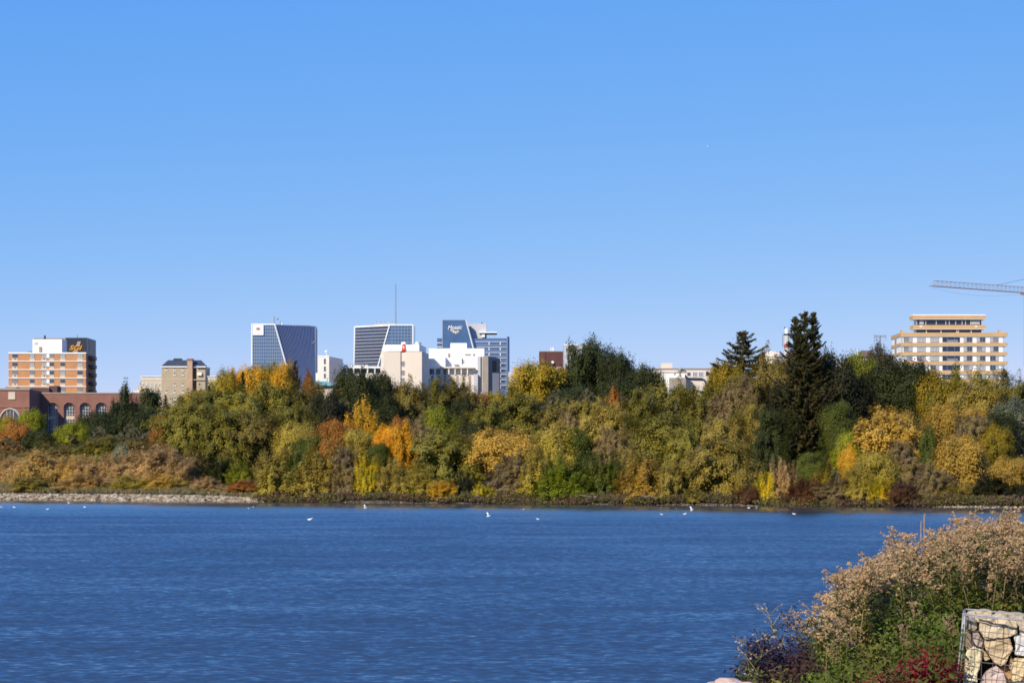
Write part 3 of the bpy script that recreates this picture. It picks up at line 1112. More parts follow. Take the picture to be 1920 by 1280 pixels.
for px in (706, 714, 722, 735):
    b.bar("aerial", (px, 606, 17), (px, 602.5, 17), STEEL, .15)
# lattice mast
base, topm = b.loc(742, 609, 12), b.loc(742, 531, 12)
mb = MB()
for dx, dy in ((-.45, 0), (.45, 0), (0, .7)):
    mb.tube([base + Vector((dx, dy, 0)), topm + Vector((dx * .5, dy * .5, 0))], .07, .05, 4)
nst = 24
for k in range(nst):
    f0, f1 = k / nst, (k + 1) / nst
    a, c = base.lerp(topm, f0), base.lerp(topm, f1)
    s0, s1 = .45 * (1 - .5 * f0), .45 * (1 - .5 * f1)
    mb.tube([a + Vector((-s0, 0, 0)), c + Vector((s1, 0, 0))], .06, .06, 3)
    mb.tube([c + Vector((-s1, 0, 0)), c + Vector((s1, 0, 0))], .05, .05, 3)
mast = mb.build("lattice_mast", mat("mast_grey", (.33, .32, .33), .6, .1), b.root)

# --- beige block with red emblem
b = Bld("beige_block", "tall plain cream block with a red rooftop sign and one column of windows", 757, 950)
P = lambda px, dy: tuple(b.loc(px, HY, dy))[:2]
zt = b.loc(0, 659).z
CRM2 = mat("cream_panel", (0.68, 0.58, 0.465), 0.8, 0.04, .12)
MB().prism([P(714.5, 1.6), P(719, 0), P(751, .55), P(751, 14), P(714.5, 14)], -.5, zt).build("wall", CRM2, b.root)
MB().prism([P(751.05, 1.1), P(760, 1.1), P(760, 14), P(751.05, 14)], -.5, zt - .3).build("window_bay", CRM2, b.root)
MB().prism([P(760.05, .3), P(791, 0), P(804, 20), P(803, 30), P(760.05, 30)], -.5, zt).build("wall", CRM2, b.root)
for (ya, yb) in ((677, 687), (694, 704), (708, 717.5), (723, 732.5), (738, 747)):
    b.window(752.2, 759.2, ya, yb, CURTAIN2, 1.1, 1, 0, fm=GREYP, t=.12)
zr0, zr1 = b.loc(0, 657.8).z, b.loc(0, 645.2).z
MB().prism([P(718.5, 6), P(727, 3), P(786, 3), P(799, 24), P(797, 32), P(720, 32)], zr0, zr1).build("penthouse", WHITE, b.root)
MB().prism([P(719.5, 5.5), P(727, 2.2), P(787, 2.2), P(800, 23), P(797, 31), P(720, 31)], zr0 - .35, zr0).build("penthouse_base", DARK, b.root)
REDS = mat("bright_red_sign", (.62, .06, .035), .5, .05)
rs = b.slab("red_sign", [(754.8, 645, 2.6), (759.2, 645, 2.6), (761, 657.4, 2.6), (753, 657.4, 2.6)], REDS, .35)
mb = MB()
q = [b.loc(*p) for p in ((756.2, 648, 2.5), (757.4, 650, 2.5), (758.6, 651.2, 2.5), (757.6, 653, 2.5), (756, 652.4, 2.5), (755.4, 650.2, 2.5))]
mb.slab(q, (0, .06, 0)).build("white_emblem", WHITE, rs)
MB().lathe([(1.1, 0), (1.0, .45), (.6, .8), (.1, .95)], tuple(b.loc(757, 645, 8)), 12).build("roof_dome", WHITE, b.root)
MB().lathe([(.9, 0), (.8, .5), (.3, .9)], tuple(b.loc(782, 645.2, 8)), 12).build("roof_dome", WHITE, b.root)
b.rect("roof_vent", 786, 790, 641.5, 646, STEEL, 10, 2)

# --- white complex: slim stair tower, colonnade, main white block
b = Bld("white_stair_tower", "slim cream stair tower with three small windows beside the left glass tower", 606, 960)
P = lambda px, dy: tuple(b.loc(px, HY, dy))[:2]
zt = b.loc(0, 668).z
CW = mat("warm_white_render", (.72, .66, .57), .8, .04, .2)
MB().prism([P(596, 0), P(617, 0), P(643, 24), P(640, 30), P(598, 30)], -.5, zt).build("wall", CW, b.root)
b.rect("low_wall", 592, 596, 699, None, CW, 1, 10)
for (ya, yb) in ((672, 682.5), (686.5, 696), (700, 709)):
    b.window(607, 611, ya, yb, GLASS, 0, 0, 1, fm=GREYP, t=.1)
b.rect("parapet", 595.6, 617.4, 666.6, 668.6, WHITE, -.1, 3)
MB().lathe([(.1, 0), (.12, 1.2), (.7, 1.5), (.75, 1.9), (.2, 2.2)], tuple(b.loc(612, 667, 5)), 10).build("dish", WHITE, b.root)

b = Bld("colonnade_wing", "long low white wing with open top floor piers between cream stair tower and cream block", 668, 985)
b.rect("wall", 622, 722, 700.5, None, CW, 0, 14)
b.rect("roof_slab", 622.5, 722, 686.8, 690, WHITE, -.2, 14)
b.rect("recessed_glazing", 625, 720, 690, 700.5, DARKGLASS, 3, 8)
for px in (624, 637.2, 650, 662.8, 675.8, 689, 702.5, 714):
    b.rect("pier", px - 1, px + 1.2, 690, 700.5, WHITE, 0, 1.0)
b.rect("sill_band", 622, 722, 699.6, 701, WHITE, -.2, .4)
b.rect("roof_plant", 645, 690, 683.8, 687, GREYP, 6, 5)

b = Bld("white_block", "bright white stepped block with a row of fins, right of the cream block", 856, 985)
b.rect("wall", 804, 908, 653, None, WHITE, 2, 22)
b.rect("upper_block", 844.5, 875, 643, 653, WHITE, 5, 12)
b.rect("colonnade_slab", 825, 889.5, 687.3, 690, CREAM, -2.2, 4)
b.rect("colonnade_wall", 828, 889, 702.5, None, CREAM, -1.2, 3.1)
for px in np.arange(830, 888, 11.6):
    b.rect("pier", px - .8, px + .8, 690, 702.5, WHITE, -1.8, .9)
    b.rect("wall_fin", px + 2.2, px + 6.6, 704, None, TAUPE, -1.28, .1)
for px in (806, 817.5, 829):
    b.rect("window_strip", px - .1, px + 8.2, 691, 702, DARKGLASS, 1.9, .2)
    b.rect("window_strip", px + 2.5, px + 6.5, 704, None, DARKGLASS, 1.9, .2)
b.rect("louvre", 872, 882.5, 663.6, 666.2, TAUPE, 1.85, .3)
MB().tube([b.loc(888.5, 664.6, 1.7), b.loc(888.5, 664.6, 2.2)], .42, .42, 10).build("round_vent", TAUPE, b.root)
b.rect("slot_window", 865.8, 867.8, 672, 682.5, DARK, 1.85, .3)
b.rect("slot_window", 869.2, 870.2, 675, 682, DARK, 1.85, .3)
b.rect("wall_vent", 840.2, 843.4, 662.5, 669, TAUPE, 1.7, .5)
b.rect("projecting_bay", 831.5, 835.2, 668.5, 687, WHITE, -1.6, 4)
b.rect("bay_slab", 850, 858, 680.5, 683, WHITE, .2, 2)
b.rect("side_tower", 895, 905, 668, None, GREYP, 0, 20)
b.rect("slot_window", 901, 903.2, 669, 735, DARK, -.1, .2)
P = lambda px, dy: tuple(b.loc(px, HY, dy))[:2]
zt = b.loc(0, 668).z
MB().prism([P(905.2, -2), P(915.4, -2), P(917, -1.2), P(938, 18), P(906, 18)], -.5, zt).build("brown_tower", TAUPE, b.root)
b.rect("low_block", 888.5, 896, 701, None, GREYP, -1.5, 2)
g = b.slab("window_strip", [(923, 699, 3.8), (936, 699, 15.8), (936, 880, 15.8), (923, 880, 3.8)], DARKGLASS, .3)
b.slab("brown_panel", [(924, 676, 4.6), (931, 676, 11.2), (931, 697, 11.2), (924, 697, 4.6)], mat("brown_panel", (.10, .05, .03), .7), .3)

# --- blue office tower with script sign
BLUEP = glass_mat("blue_sign_wall", (0.085, 0.165, 0.30), .3, .45)
b = Bld("blue_office_tower", "blue office tower with a slanted sign wall reading Mosaic and glass floors at right", 888, 1230)
b.slab("sign_wall", [(830, 600, -1.5), (873.5, 600, -1.5), (873.5 + .262 * 280, 880, -1.5), (830, 880, -1.5)], BLUEP, 3)
b.rect("edge_trim", 829, 830.2, 599.4, None, MULL, -1.7, 1.5)
b.bar("edge_trim", (873.8, 600, -1.6), (873.8 + .262 * 130, 730, -1.6), WHITE, .35, 4)
b.rect("top_trim", 829, 874, 599.2, 600.2, MULL, -1.6, 1.5)
b.rect("glass_wing", 819.5, 829, 634, None, TG, 3, 14)
for y in (642.5, 650, 658, 666):
    b.rect("floor_band", 819.2, 829, y - .6, y + .6, WHITE, 2.8, .4)
b.rect("penthouse", 872, 912, 606.2, 634, GREYP, 5, 14)
b.rect("roof_canopy", 898, 931.5, 622, 624, WHITE, 1, 18)
for px in (914.5, 918, 927.5):
    b.rect("canopy_post", px - .4, px + .4, 624, 636, MULL, 2, .4)
b.rect("roof_box", 903, 909, 625.5, 632, WHITE, 2, 3)
b.rect("roof_vent", 902.5, 905, 604.2, 606.3, DARK, 8, 2)
TG2 = glass_mat("tower_glass_pale", (0.13, 0.22, 0.37), .15, .6)
b.rect("glass_block", 882, 953, 634, None, TG2, 1.6, 24)
for k in range(9):
    y = 640.3 + 10.2 * k
    b.rect("floor_band", 889, 950, y - .7, y + .7, PALEBAND, 1.2, .5)
    if k:
        b.rect("floor_band", 889, 950, y - 3.9, y - 2.9, MULL, 1.2, .5)
    for px in (917, 938):
        b.rect("column", px - .7, px + .7, y + .8, y + 5.9, WHITE, 1.3, .3)
    for px in (919, 927, 940):
        b.rect("window", px, px + 6.5, y + 1.2, y + 5.8, DARKGLASS if k > 3 else TG, 1.45, .2)
b.rect("corner_strip", 950.2, 955.3, 631, None, TGD, 1.2, 24)
b.bar("edge_trim", (951.3, 632, 1.0), (951.3, 760, 1.0), MULL, .22, 4)
BL = mat("white_lettering", (.75, .75, .76), .5, .04)
me = text_mesh("Mosaic", 3.0, .28, .1, BL, .035)
link("lettering", me, b.root, b.loc(852.5, 614, -1.72), (math.pi / 2, math.radians(-3), 0), (.86, 1, 1))
mo = random.Random(2)
mcols = [(.75, .62, .35), (.7, .28, .2), (.8, .78, .7), (.65, .5, .22), (.5, .55, .6), (.78, .72, .5)]
for i in range(4):
    for j in range(2 if i else 1):
        cx, cy = 846 + 4.2 * i, 619 + 1.3 * i * .9 + 2.4 * j - (i == 3) * 2
        cm = mat("mosaic_tile_%d" % ((i * 2 + j) % 6), mcols[(i * 2 + j) % 6], .5, .05)
        b.slab("logo_tile", [(cx - 2.6, cy - .3, -1.75), (cx + .4, cy - 1.2, -1.75), (cx + 2.5, cy + .5, -1.75), (cx - .3, cy + 1.6, -1.75)], cm, .12)

# --- lower buildings in the middle
TANP = mat("tan_brick", (.50, .36, .22), .85, .05, .2)
b = Bld("tan_building", "plain tan building just right of the blue office tower", 1000, 940)
b.rect("wall", 963, 1078, 688.5, None, TANP, 0, 18)
b.rect("parapet", 962.7, 1078, 687.4, 689, STONE, -.15, 1)
b.rect("window", 991, 993.6, 695, 702, DARK, -.08, .2)
b.rect("side_wing", 953, 963, 697, None, GREYP, 4, 10)
b.rect("roof_vent", 984, 987, 686, 688, STEEL, 6, 2)
b = Bld("maroon_building", "dark maroon block with a white roof dish peeking over the trees", 1033, 1000)
b.rect("wall", 1011.5, 1056, 658.5, None, mat("maroon_cladding", (.105, .038, .035), .7, .12, .2), 0, 18)
b.rect("parapet", 1011, 1056.3, 657.8, 659.3, TAUPE, -.2, 1)
for px in (1033, 1036, 1038):
    b.bar("aerial", (px, 658, 4), (px, 651, 4), WHITE, .2)
MB().tube([b.loc(1036, 679, -.9), b.loc(1036, 679, -.5), b.loc(1036.2, 679, -.3)], .62, .3, 10).build("dish", WHITE, b.root)
b.rect("drain_pipe", 1022.6, 1023.2, 659, 690, DARK, -.2, .2)
b = Bld("grey_block", "pale grey block with rooftop aerials half hidden behind the tall poplars", 1085, 1080)
b.rect("wall", 1058, 1108, 646, None, GREYP, 0, 18)
b.rect("parapet", 1057.4, 1108.5, 645, 647, WHITE, -.2, 1)
for px in (1063, 1072, 1087):
    b.window(px - 2, px + 2, 653, 659, GLASS, -.05, 0, 0, fm=GREYP)
for px in (1062, 1070, 1079, 1100):
    b.bar("aerial", (px, 645, 5), (px, 639 + (px % 3), 5), STEEL, .16)
b = Bld("cream_low_building", "cream low building with ribbon windows and curved ducts behind the olive trees", 1285, 700)
CRB = mat("cream_stucco", (.62, .54, .46), .8, .05, .3)
b.rect("wall", 1224, 1350, 692, None, CRB, 0, 15)
b.rect("roof_edge", 1223.6, 1350, 690, 692, TAUPE, -.25, 15.4)
b.rect("roof_box", 1239.5, 1260.5, 680.5, 692, CRB, 3, 6)
b.rect("lower_block", 1238, 1284, 698.5, None, WHITE, -5, 5)
b.rect("lower_roof_edge", 1237.6, 1284.4, 697.6, 698.6, TAUPE, -5.15, 5)
b.rect("wall_vent", 1264, 1266.5, 700.5, 702.5, DARK, -5.1, .3)
b.slab("lower_gable", [(1255, 708, -6.5), (1286, 708, -6.5), (1286, 880, -6.5), (1255, 880, -6.5)], TAUPE, 1.3)
b.window(1288.5, 1294.5, 698, 704, GLASS, -.03, 0, 0, fm=TAUPE)
b.window(1298.5, 1307.5, 697.2, 706, CURTAIN2, -.03, 1, 1, fm=WHITE)
b.window(1309.5, 1318.5, 697.2, 706, CURTAIN2, -.03, 1, 1, fm=WHITE)
b.window(1323, 1334, 698, 704.5, GLASS, -.03, 1, 0, fm=TAUPE)
mb = MB()
pts = [b.loc(1272, 698, -.6)] + [b.loc(1278.5 - 6 * math.cos(t), 697 - 6 * math.sin(t), -.6) for t in np.linspace(.2, 2.7, 9)]
mb.tube(pts, .22, .22, 6).build("curved_duct", STEEL, b.root)
mb = MB()
pts = [b.loc(1285, 704, -.5), b.loc(1290, 709, -.5), b.loc(1316, 709.6, -.5), b.loc(1321, 712, -.5), b.loc(1323, 720, -.5)]
mb.tube(pts, .22, .22, 6).build("curved_duct", DARK, b.root)
b = Bld("copper_roof_house", "low building with a turquoise copper roof showing above olive trees", 600, 620)
b.rect("wall", 588, 624, 723, None, STONE, 0, 10)
e = [b.loc(584, 723, -1), b.loc(627, 723, -1), b.loc(627, 723, 11), b.loc(584, 723, 11)]
r0, r1 = b.loc(592, 714.5, 4), b.loc(614, 714.5, 4)
COP = mat("copper_roof", (.16, .36, .33), .6, .12, .5)
MB().poly([e[0], e[1], r1, r0]).poly([e[2], e[3], r0, r1]).poly([e[1], e[2], r1]).poly([e[3], e[0], r0]).poly(e[::-1]).build("roof", COP, b.root)
b.bar("roof_finial", (613, 714.5, 4), (614.5, 708, 4), COP, .12)

# --- chimney stack and round building behind the big spruce
b = Bld("chimney_stack", "white chimney with red band and railing top behind the left edge of the spruce", 1475, 760, "chimney")
zb = -.5
z = lambda py: b.loc(0, py).z
MB().lathe([(.95, zb), (.80, z(652)), (.76, z(627))], (0, 0, 0), 14).build("shaft", mat("weathered_white", (.50, .47, .43), .8, .1), b.root)
MB().lathe([(.88, z(652)), (.87, z(645))], (0, 0, 0), 14).build("red_band", mat("red_band_paint", (.30, .06, .06), .6), b.root)
MB().lathe([(.98, z(628)), (.98, z(625.5))], (0, 0, 0), 14).build("gallery", DARK, b.root)
MB().lathe([(.6, z(625.5)), (.6, z(618)), (.7, z(618)), (.65, z(616.5))], (0, 0, 0), 12).build("lantern", WHITE, b.root)
b.bar("aerial", (1471, 617, 0), (1471, 612, 0), DARK, .12)
b.bar("railing_post", (1467.6, 627, 0), (1467.6, 650, 0), STEEL, .12)
b = Bld("round_building", "pale building with a rounded roof between the two spruces", 1452, 700)
P0 = b.loc(1452, 873)
MB().lathe([(2.9, -.5), (2.9, z(669)), (3.15, z(668)), (3.1, z(664)), (2.6, z(660)), (1.2, z(657.5))], (0, 4, 0), 18).build("drum", CREAM, b.root)
b.rect("roof_vent", 1443, 1447, 657, 661, GREYP, 3, 1.5)
b.rect("wall", 1434, 1490, 690, None, CREAM, 6, 6)

# --- buildings with aerials left of the big apartments
b = Bld("aerial_house", "dark roofed house with a white chimney pipe left of the big apartments", 1626, 640)
BRH = mat("brown_shingle", (.16, .11, .095), .9, .2, .6)
b.rect("wall", 1611, 1640, 668, None, mat("pinkish_render", (.36, .29, .25), .8), 0, 8)
MB().slab([b.loc(1608, 668, -.8), b.loc(1641, 668, -.8), b.loc(1632, 657, -.8), b.loc(1617, 657, -.8)], (0, 9.6, 0)).build("roof", BRH, b.root)
b.rect("chimney_pipe", 1607, 1609, 656, None, WHITE, 2, .4)
b.window(1619, 1624, 670, 676, GLASS, -.05, 0)
b = Bld("radio_mast", "grey radio mast with a double crossbar beside the big apartments", 1650, 660, "mast")
b.bar("pole", (1650, 880, 0), (1650, 629, 0), STEEL, .22, 8)
b.bar("crossbar", (1639, 629.3, 0), (1661, 629.3, 0), STEEL, .09)
b.bar("crossbar", (1639, 632, 0), (1661, 632, 0), STEEL, .07)
for px in (1639, 1643, 1661):
    b.bar("aerial", (px, 626.5, 0), (px, 638, 0), STEEL, .06)
b.bar("panel_aerial", (1654.8, 645, 0), (1654.8, 652, 0), WHITE, .16)
b.bar("panel_aerial", (1657, 644, 0), (1657, 653, 0), STEEL, .16)
b = Bld("white_low_roof", "white flat roof edge showing beside the yellow-green tree", 1576, 620)
b.rect("wall", 1563, 1600, 676, None, WHITE, 0, 9)
b.rect("roof_edge", 1590, 1612, 674.5, 678, WHITE, -.4, 6)

# --- big apartments at right: ochre balcony bands, white walls, recessed penthouse
rr = random.Random(11)
OCH = mat("ochre_band", (.52, .32, .145), .8, .08, .3)
b = Bld("balcony_apartments", "white apartment building with ochre balcony bands and stepped glazed penthouse", 1779, 725)
b.rect("wall", 1690, 1880, 630, None, WHITE, 0, 18)
P = lambda px, dy: tuple(b.loc(px, HY, dy))[:2]


def band(name, x0, x1, ya, yb, dy, m, cham=3.0, depth=19.0):
    za, zb_ = b.loc(0, ya, dy).z, b.loc(0, yb, dy).z
    a, c = b.loc(x0, HY, dy + 3).x, b.loc(x1, HY, dy).x
    a2 = b.loc(x0 + cham, HY, dy).x
    return MB().prism([(a, dy + 2.6), (a2, dy), (c, dy), (c, dy + depth), (a, dy + depth)], zb_, za).build(name, m, b.root)


band("roof_band", 1686, 1890, 623.4, 630, -.45, OCH)
band("roof_band_soffit", 1686.5, 1889.5, 630, 631.2, -.35, WHITE)
for k in range(8):
    ya = 642.2 + 17.55 * k
    band("balcony_band", 1686, 1890, ya, ya + 5.4, -.45, OCH)
    band("balcony_soffit", 1686.5, 1889.5, ya + 5.4, ya + 6.6, -.35, WHITE)
cols = ((1694, 1710.6), (1719, 1735.4), (1744, 1760.5), (1806.5, 1823), (1831, 1847.5), (1856, 1872))
for k in range(7):
    y0 = 631.8 + 17.55 * k
    for (xa, xb) in cols:
        f = b.window(xa, xb, y0, y0 + 9.6, pick_pane(rr), -.04, 2, 0, fm=FRG, t=.08)
        g = b.loc(xa, y0, 0)
        hh = 9.6 / F * 725 - .24
        ww = (xb - xa) / F * 725
        for s in (rr.choice((-1, 1)),):
            cw = rr.uniform(.25, .45) * ww
            link("curtain", box_mesh(round(cw, 1), .02, round(hh, 2), CURTAIN), f, (s * (ww / 2 - cw / 2 - .1), .035, 0))
    lg = b.rect("loggia", 1767, 1800, y0 + .1, y0 + 9.7, DARKGLASS, -.06, .2)
    for px in (1776, 1790):
        b.rect("loggia_post", px - .35, px + .35, y0 + .1, y0 + 9.7, STEEL, -.12, .1)
    if k in (0, 2):
        b.rect("loggia_blind", 1776.5, 1796, y0 + 5, y0 + 9.6, CURTAIN2, -.1, .05)
    link("side_window", box_mesh(.12, 3.2, 1.5, CURTAIN2), b.root, (b.loc(1690, 873).x - .03, 9.0, b.loc(0, y0 + 5).z))
    b.rect("wall_strip", 1690.2, 1692, y0, y0 + 10, mat("grey_joint", (.3, .29, .28), .8), -.1, .3)
for (xa, xb, ya, yb) in ((1711, 1848.5, 591, 597.2), (1712, 1848.5, 609.2, 615.8)):
    b.rect("penthouse_band", xa, xb, ya, yb, OCH, 1.5, 6)
    b.rect("penthouse_soffit", xa + .4, xb - .4, yb, yb + 1.4, WHITE, 1.6, 5.8)
b.rect("penthouse_roof", 1711.5, 1848, 589.6, 591, WHITE, 1.7, 5.5)
b.rect("penthouse_core", 1718, 1840, 598.6, 623.4, DARKGLASS, 2.6, 4.5)
for px in (1719, 1736, 1755.5, 1773.5, 1780, 1792, 1804, 1810.5, 1820, 1836):
    b.rect("penthouse_mullion", px - .35, px + .35, 598.6, 608.6, WHITE, 2.4, .15)
for px in (1737, 1764.5, 1794, 1797, 1821):
    b.rect("penthouse_mullion", px - .8, px + .8, 617.2, 623.2, WHITE, 2.4, .15)
for (xa, xb) in ((1724, 1732), (1821, 1835)):
    b.rect("penthouse_blind", xa, xb, 599.5, 608, CURTAIN, 2.48, .05)
for px in (1727, 1830.5):
    b.rect("wall_sign", px - 2.5, px + 2.5, 610.8, 613, WHITE, 1.4, .15)
for px in (1692, 1875):
    b.rect("roof_vent", px - 2, px + 2, 618.5, 623.6, OCH, 2, 2)

# --- tower crane: jib enters from the right
CR = mat("crane_orange", (.42, .16, .06), .6, .15, 1.0)
CRG = mat("crane_grey", (.34, .31, .31), .6, .15, 1.0)
tip = W(1745, 536, 900)
far = W(1920, 549, 936)
far.z = tip.z
dirj = (far - tip).normalized()
side = Vector((-dirj.y, dirj.x, 0))
mast_p = tip + dirj * 62 * 1.286
crane = thing("tower_crane", "orange lattice crane jib reaching in from the right over the apartments", "crane", (mast_p.x, mast_p.y, BASE_Z))
O = Vector((mast_p.x, mast_p.y, BASE_Z))
L = lambda s, u, z: tip + dirj * s * 1.286 + side * u * 1.25 + Vector((0, 0, z * 1.286)) - O
MB().tube([L(0, -.6, 0), L(75, -.6, 0)], .10, .10, 4).build("lower_chord", CR, crane)
MB().tube([L(0, .6, 0), L(75, .6, 0)], .10, .10, 4).build("lower_chord", CR, crane)
MB().tube([L(1.6, 0, 1.6), L(62, 0, 1.7)], .10, .10, 4).build("upper_chord", CR, crane)
nseg = 31
for k in range(nseg):
    s0, s1 = 1.6 + 1.95 * k, 1.6 + 1.95 * (k + 1)
    mb = MB()
    for u in (-.6, .6):
        mb.tube([L(s0, 0, 1.6), L(s0, u, 0)], .05, .05, 3)
        mb.tube([L(s0, u, 0), L(s1, 0, 1.6)], .05, .05, 3)
    mb.tube([L(s0, -.6, 0), L(s0, .6, 0)], .045, .045, 3)
    mb.build("lattice_bay", CRG, crane)
MB().tube([L(0, 0, 0), L(1.6, 0, 1.6)], .08, .08, 4).build("tip_brace", CR, crane)
MB().tube([L(30, 0, 1.65), L(62, 0, 7.5)], .07, .07, 4).build("pendant_line", STEEL, crane)
MB().box(-1.0, 1.0, -.7, .7, -.75, -.1).build("trolley", CR, crane, L(43, 0, 0))
MB().tube([L(43, 0, -.7), L(43, 0, -22)], .03, .03, 3).build("hoist_rope", STEEL, crane)
sag = [L(s, .2, -.4 - 1.4 * math.sin(math.pi * s / 43)) for s in np.linspace(1, 43, 10)]
MB().tube(sag, .025, .025, 3).build("trolley_rope", STEEL, crane)
mb = MB()
for dx, dy in ((-.8, -.8), (.8, -.8), (-.8, .8), (.8, .8)):
    mb.tube([(dx, dy, -.5), (dx, dy, tip.z - BASE_Z + 1.5)], .12, .12, 4)
for k in range(26):
    z0 = k * 2.0
    mb.tube([(-.8, -.8, z0), (.8, -.8, z0 + 2)], .06, .06, 3).tube([(.8, .8, z0), (-.8, .8, z0 + 2)], .06, .06, 3)
mb.build("mast", CR, crane)
MB().tube([L(61, 0, 1.5), L(62, 0, 8)], .25, .1, 4).build("apex", CR, crane)
MB().box(-1.2, 1.2, -.8, .8, -2.4, -.2).build("counterweight", GREYP, crane, L(73, 0, 0))


# ------------------------------------------------------------------ trees on the far bank
def depth_for(px, off):
    return (253.5 + off) / (1 + 0.4926 * (px - 960) / F)


tree_n = [0]


def tree(name, label, kind, pal, cx, top, bot, w, off, cat="tree", group=None, Y=None):
    """crown between photo rows top and bot, w pixels wide, off metres behind the water's edge"""
    i = tree_n[0]
    tree_n[0] += 1
    if off < 14 and cx > 500:
        off = max(1.0, off - 5.2)                # these lean out over the water
    r = random.Random(i * 31 + 5)
    Yd = Y or depth_for(cx, off)
    p = W(cx, top, Yd)
    gz = bank_z1(p.x, Yd)
    root = thing(name, label, cat, (p.x, Yd, gz), 0, group)
    ppm = F / Yd
    wm, ztop, zbot = w / ppm, p.z - gz, W(cx, bot, Yd).z - gz
    zbot = max(zbot, -0.1)
    h = max(ztop - zbot, .5)
    rot = r.uniform(0, 6.28)
    ca, cb = PAL[pal]
    j = r.uniform(.80, 1.24)
    if kind in ('spruce', 'old_spruce'):
        cm, tm = PROTO[kind][i % len(PROTO[kind])]
        h = ztop + .3
        sc = (wm / 8, wm / 8, h / 16)
        if kind == 'old_spruce':
            rot = 0
        c = link("crown", cm, root, (0, 0, 0), (0, 0, rot), sc)
        link("trunk", tm, root, (0, 0, 0), (0, 0, rot), sc)
    else:
        cm, tm = PROTO[kind][i % len(PROTO[kind])]
        sc = (wm / 8, wm / 8, h / 8)
        c = link("crown", cm, root, (0, 0, zbot), (0, 0, rot), sc)
        zs_ = min((zbot + h) / 8, h / 8 + zbot / 4)
        link("trunk", tm, root, (0, 0, zbot if zbot < .6 else zbot), (0, 0, rot), sc)
        if zbot > 1.6:
            MB().tube([(0, 0, -.3), (.1, 0, zbot * .5), (0, 0, zbot + .5)], .05 * wm ** .8, .036 * wm ** .8, 7).build("lower_trunk", BARK, root)
    c.color = (ca[0] * j, ca[1] * j, ca[2] * j, 1)
    c["col2"] = [cb[0] * j, cb[1] * j, cb[2] * j]
    return root


T = tree
# far left, round the brick hall
T("maple_tree", "yellow-green maple in front of the brick hall's entrance wing", 'round', 'lime', 56, 770, 835, 50, 95)
T("maple_tree", "gold and orange maple at the left edge below the entrance arch", 'round', 'golive', 14, 782, 850, 52, 80)
T("maple_tree", "rust orange maple next to the gold one at far left", 'round', 'rust', 30, 794, 862, 62, 66)
T("bush", "dark rounded bush right of the rust orange maple", 'round', 'dark', 72, 806, 850, 64, 60, "bush")
T("maple_tree", "small round yellow-green tree below the second arched window", 'round', 'lime', 134, 794, 850, 56, 62)
T("poplar_tree", "blue-green upright tree topping the brick hall's roof line, left one", 'poplar', 'blue', 232, 728, 835, 56, 105)
T("poplar_tree", "blue-green upright tree in front of the brick hall's dark end", 'poplar', 'blue', 272, 732, 840, 60, 95)
T("elm_tree", "dark green spreading tree under the third and fourth arched windows", 'round', 'blue', 186, 774, 845, 80, 85)
T("elm_tree", "dark green broad tree left of the small rust tree", 'round', 'dark', 255, 768, 850, 96, 78)
T("spruce_tree", "little dark spruce in front of the beige hotel", 'spruce', 'spruce', 310, 742, 860, 34, 110)
T("small_tree", "small rust brown tree between dark elm and olive willow", 'round', 'rust', 303, 783, 858, 42, 52)
T("scrub_bush", "olive brown scrub behind the tan brush, under the yellow-green tree", 'willow', 'olivebrown', 110, 832, 892, 90, 40, "bush")
T("scrub_bush", "grey olive scrub right of the dark rounded bush", 'twig', 'olive', 30, 850, 900, 80, 36, "bush")
T("scrub_bush", "olive scrub under the broad dark elm", 'willow', 'olive', 190, 820, 890, 90, 38, "bush")
T("scrub_bush", "brown olive scrub left of the small rust brown tree", 'willow', 'olivebrown', 262, 826, 890, 84, 36, "bush")
T("pale_bush", "pale silvery bush standing alone in olive scrub", 'willow', 'silver', 229, 834, 872, 26, 29, "bush")
for cx, tp, w, off, pal, lab in (
        (22, 860, 100, 20, 'pinktan', "pinkish tan brush mound at the left edge behind pale rocks"),
        (85, 850, 130, 16, 'brushgold', "golden tan brush mound, tallest toward the left edge"),
        (133, 860, 70, 15, 'brushgold', "yellowish brush mound joined to the golden tan mound"),
        (182, 858, 96, 17, 'pinktan', "dull tan brush mound in the middle of the brush strip"),
        (232, 852, 100, 18, 'pinktan', "pinkish brush mound under the silvery bush"),
        (290, 842, 130, 20, 'pinktan', "widest and highest pinkish tan brush mound"),
        (348, 852, 96, 15, 'pinktan', "orange tan brush mound at the right end of the strip")):
    T("brush_mound", lab, 'brush', pal, cx, tp, 916, w, off, "bush")
for cx, tp, w, pal, lab in (
        (60, 893, 80, 'khaki', "low khaki brush at the foot of the golden tan mound"),
        (160, 890, 90, 'tan', "low tan brush along the rocks near the strip's middle"),
        (245, 893, 80, 'khakiyel', "low yellowish brush at the foot of the pinkish mound"),
        (310, 890, 70, 'goldtan', "low gold brush along the rocks left of the dark green bush"),
        (388, 896, 60, 'pinktan', "low tan brush under the dark green bush"),
        (458, 900, 60, 'rust', "low rust brown brush at the right end of the rocks")):
    T("low_brush", lab, 'brush', pal, cx, tp, 920, w, 8.5, "bush")

